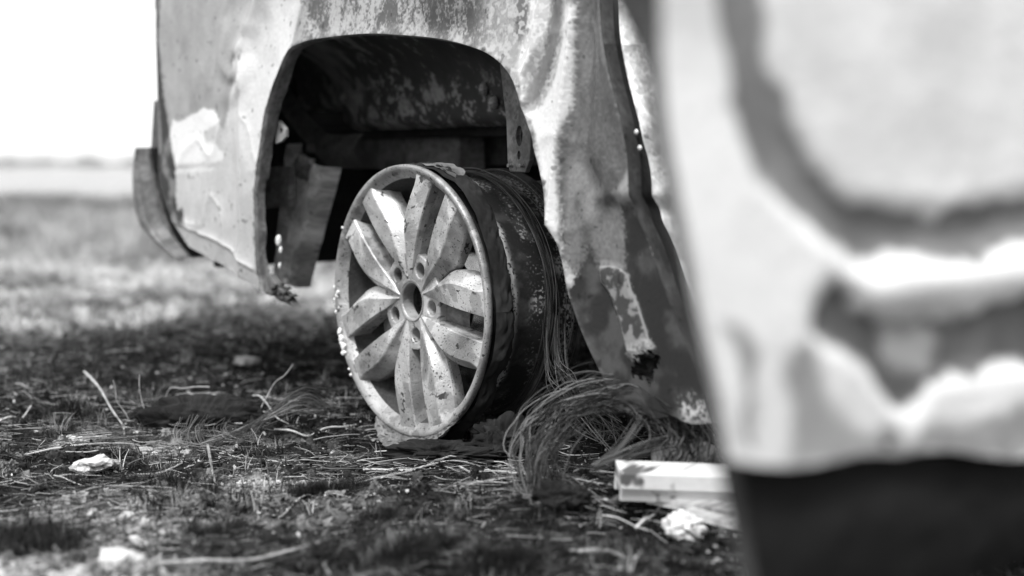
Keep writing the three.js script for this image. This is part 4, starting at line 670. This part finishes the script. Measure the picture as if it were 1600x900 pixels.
  scatter('burnt_grass', tufts, blade, 11000, (r) => { let [x, z] = wedge(r, 1.35, 4.6); const pick = r(); if (pick < 0.45) { const q = CLUMPS[fr(r() * CLUMPS.length)], an = r() * 6.3, rr = q[2] * 0.75 * Math.sqrt(-Math.log(1 - 0.97 * r())) * (0.6 + 0.8 * vn(an * 1.3, q[0] * 50, 5)); x = q[0] + rr * Math.cos(an); z = q[1] + rr * Math.sin(an); if (fbm(x * 16, z * 16, 2, 777) < 0.42) return null; return { x, z, lift: -0.003, s: q[3] * (0.45 + 0.9 * r() * r()) * (1.2 - 0.5 * Math.min(1, rr / q[2])), ry: r() * 6.3, h: 0.7 + 0.7 * r(), c: r() < 0.10 ? 0.12 + 0.25 * r() : 0.007 + 0.03 * r() * r() }; } const n = fbm(x * 4.6 + 3, z * 4.6, 3, 711), b = burnt(x, z); const fg = sst(1.85, 1.55, -z) * sst(-0.30, -0.05, x) * 0.5; if (r() > sst(0.50, 0.60, n) + fg * 0.6 || r() < b * 0.6) return null; return { x, z, lift: -0.003, s: 0.010 + 0.036 * r() * r() * (0.5 + n), ry: r() * 6.3, h: 0.8 + 0.7 * r(), c: r() < 0.12 ? 0.15 + 0.2 * r() : 0.008 + 0.03 * r() * r() }; }, 1005);
  scatter('straw', strawG.slice(0, 3), plain, 1900, (r) => { const z = -1.75 - 1.0 * r(), x = (-0.42 + 0.62 * r()) * -z * 0.95; const n = fbm(x * 5, z * 5, 3, 705); if (r() > sst(0.40, 0.60, n)) return null; const a = (r() - 0.5) * 1.6; return { x, z, lift: 0.005 + 0.006 * r(), s: 0.03 + 0.06 * r() * r(), ry: a, rz: (r() - 0.5) * 0.3, rx: (r() - 0.5) * 0.4, c: 0.04 + 0.55 * Math.pow(r(), 3) }; }, 1013);
  const stub = [1, 2, 3].map((k) => tuft(850 + k, 4, 0.45, 0.03));
  scatter('burnt_grass', stub, blade, 6000, (r) => { const [x, z] = wedge(r, 1.4, 3.6); const n = fbm(x * 7, z * 7, 3, 715); if (r() > sst(0.38, 0.62, n)) return null; return { x, z, lift: -0.002, s: 0.012 + 0.030 * r() * r(), ry: r() * 6.3, rx: (r() - 0.5) * 0.5, h: 0.7 + 0.6 * r(), c: r() < 0.2 ? 0.12 + 0.40 * r() : 0.008 + 0.03 * r() }; }, 1015);
  const pale = [1, 2, 3].map((k) => tuft(820 + k, 18, 1.0, 0.03));
  scatter('field_grass', pale, blade, 9000, (r) => { const [x, z] = wedge(r, 3.5, 8.5, 0.46, 0.2); const n = fbm(x * 1.9, z * 1.9, 3, 721); if (burnt(x, z) > 0.5) return null; return { x, z, lift: -0.004, s: 0.03 + 0.05 * r(), ry: r() * 6.3, h: 0.6 + 0.6 * r(), c: n > 0.56 && r() < 0.7 ? 0.06 + 0.08 * r() : 0.28 + 0.40 * r() }; }, 1007);
  scatter('meadow_grass', tufts, blade, 16000, (r) => { const [x, z] = wedge(r, 6.5, 17.2, 0.46, 0.1); const n = fbm(x * 0.8, z * 0.8, 3, 731); return { x, z, lift: -0.01, s: 0.10 + 0.10 * r(), ry: r() * 6.3, h: 0.6 + 0.5 * r() + (n > 0.58 ? 0.4 : 0), c: (n > 0.57 ? 0.07 : 0.22) + 0.22 * r() }; }, 1009);
  const bush = [1, 2, 3].map((s) => lump(1, 0.6, 1, 900 + s, 2, 0.45, 2));
  scatter('far_trees', bush, new THREE.MeshStandardMaterial({ color: 0xffffff, roughness: 1 }), 700, (r) => { const x = (r() - 0.6) * 380, z = -345 - 60 * r(); return { x, z, y: 0.2 + r() * 0.6, s: 1.0 + 1.6 * r() * r(), ry: r() * 6, h: 0.8 + 0.5 * r(), c: 0.10 + 0.08 * r() }; }, 1011);
}
// haze over the flat land and water
scene.fog = new THREE.FogExp2(0xffffff, 0.0007);

renderer.render(scene, camera);
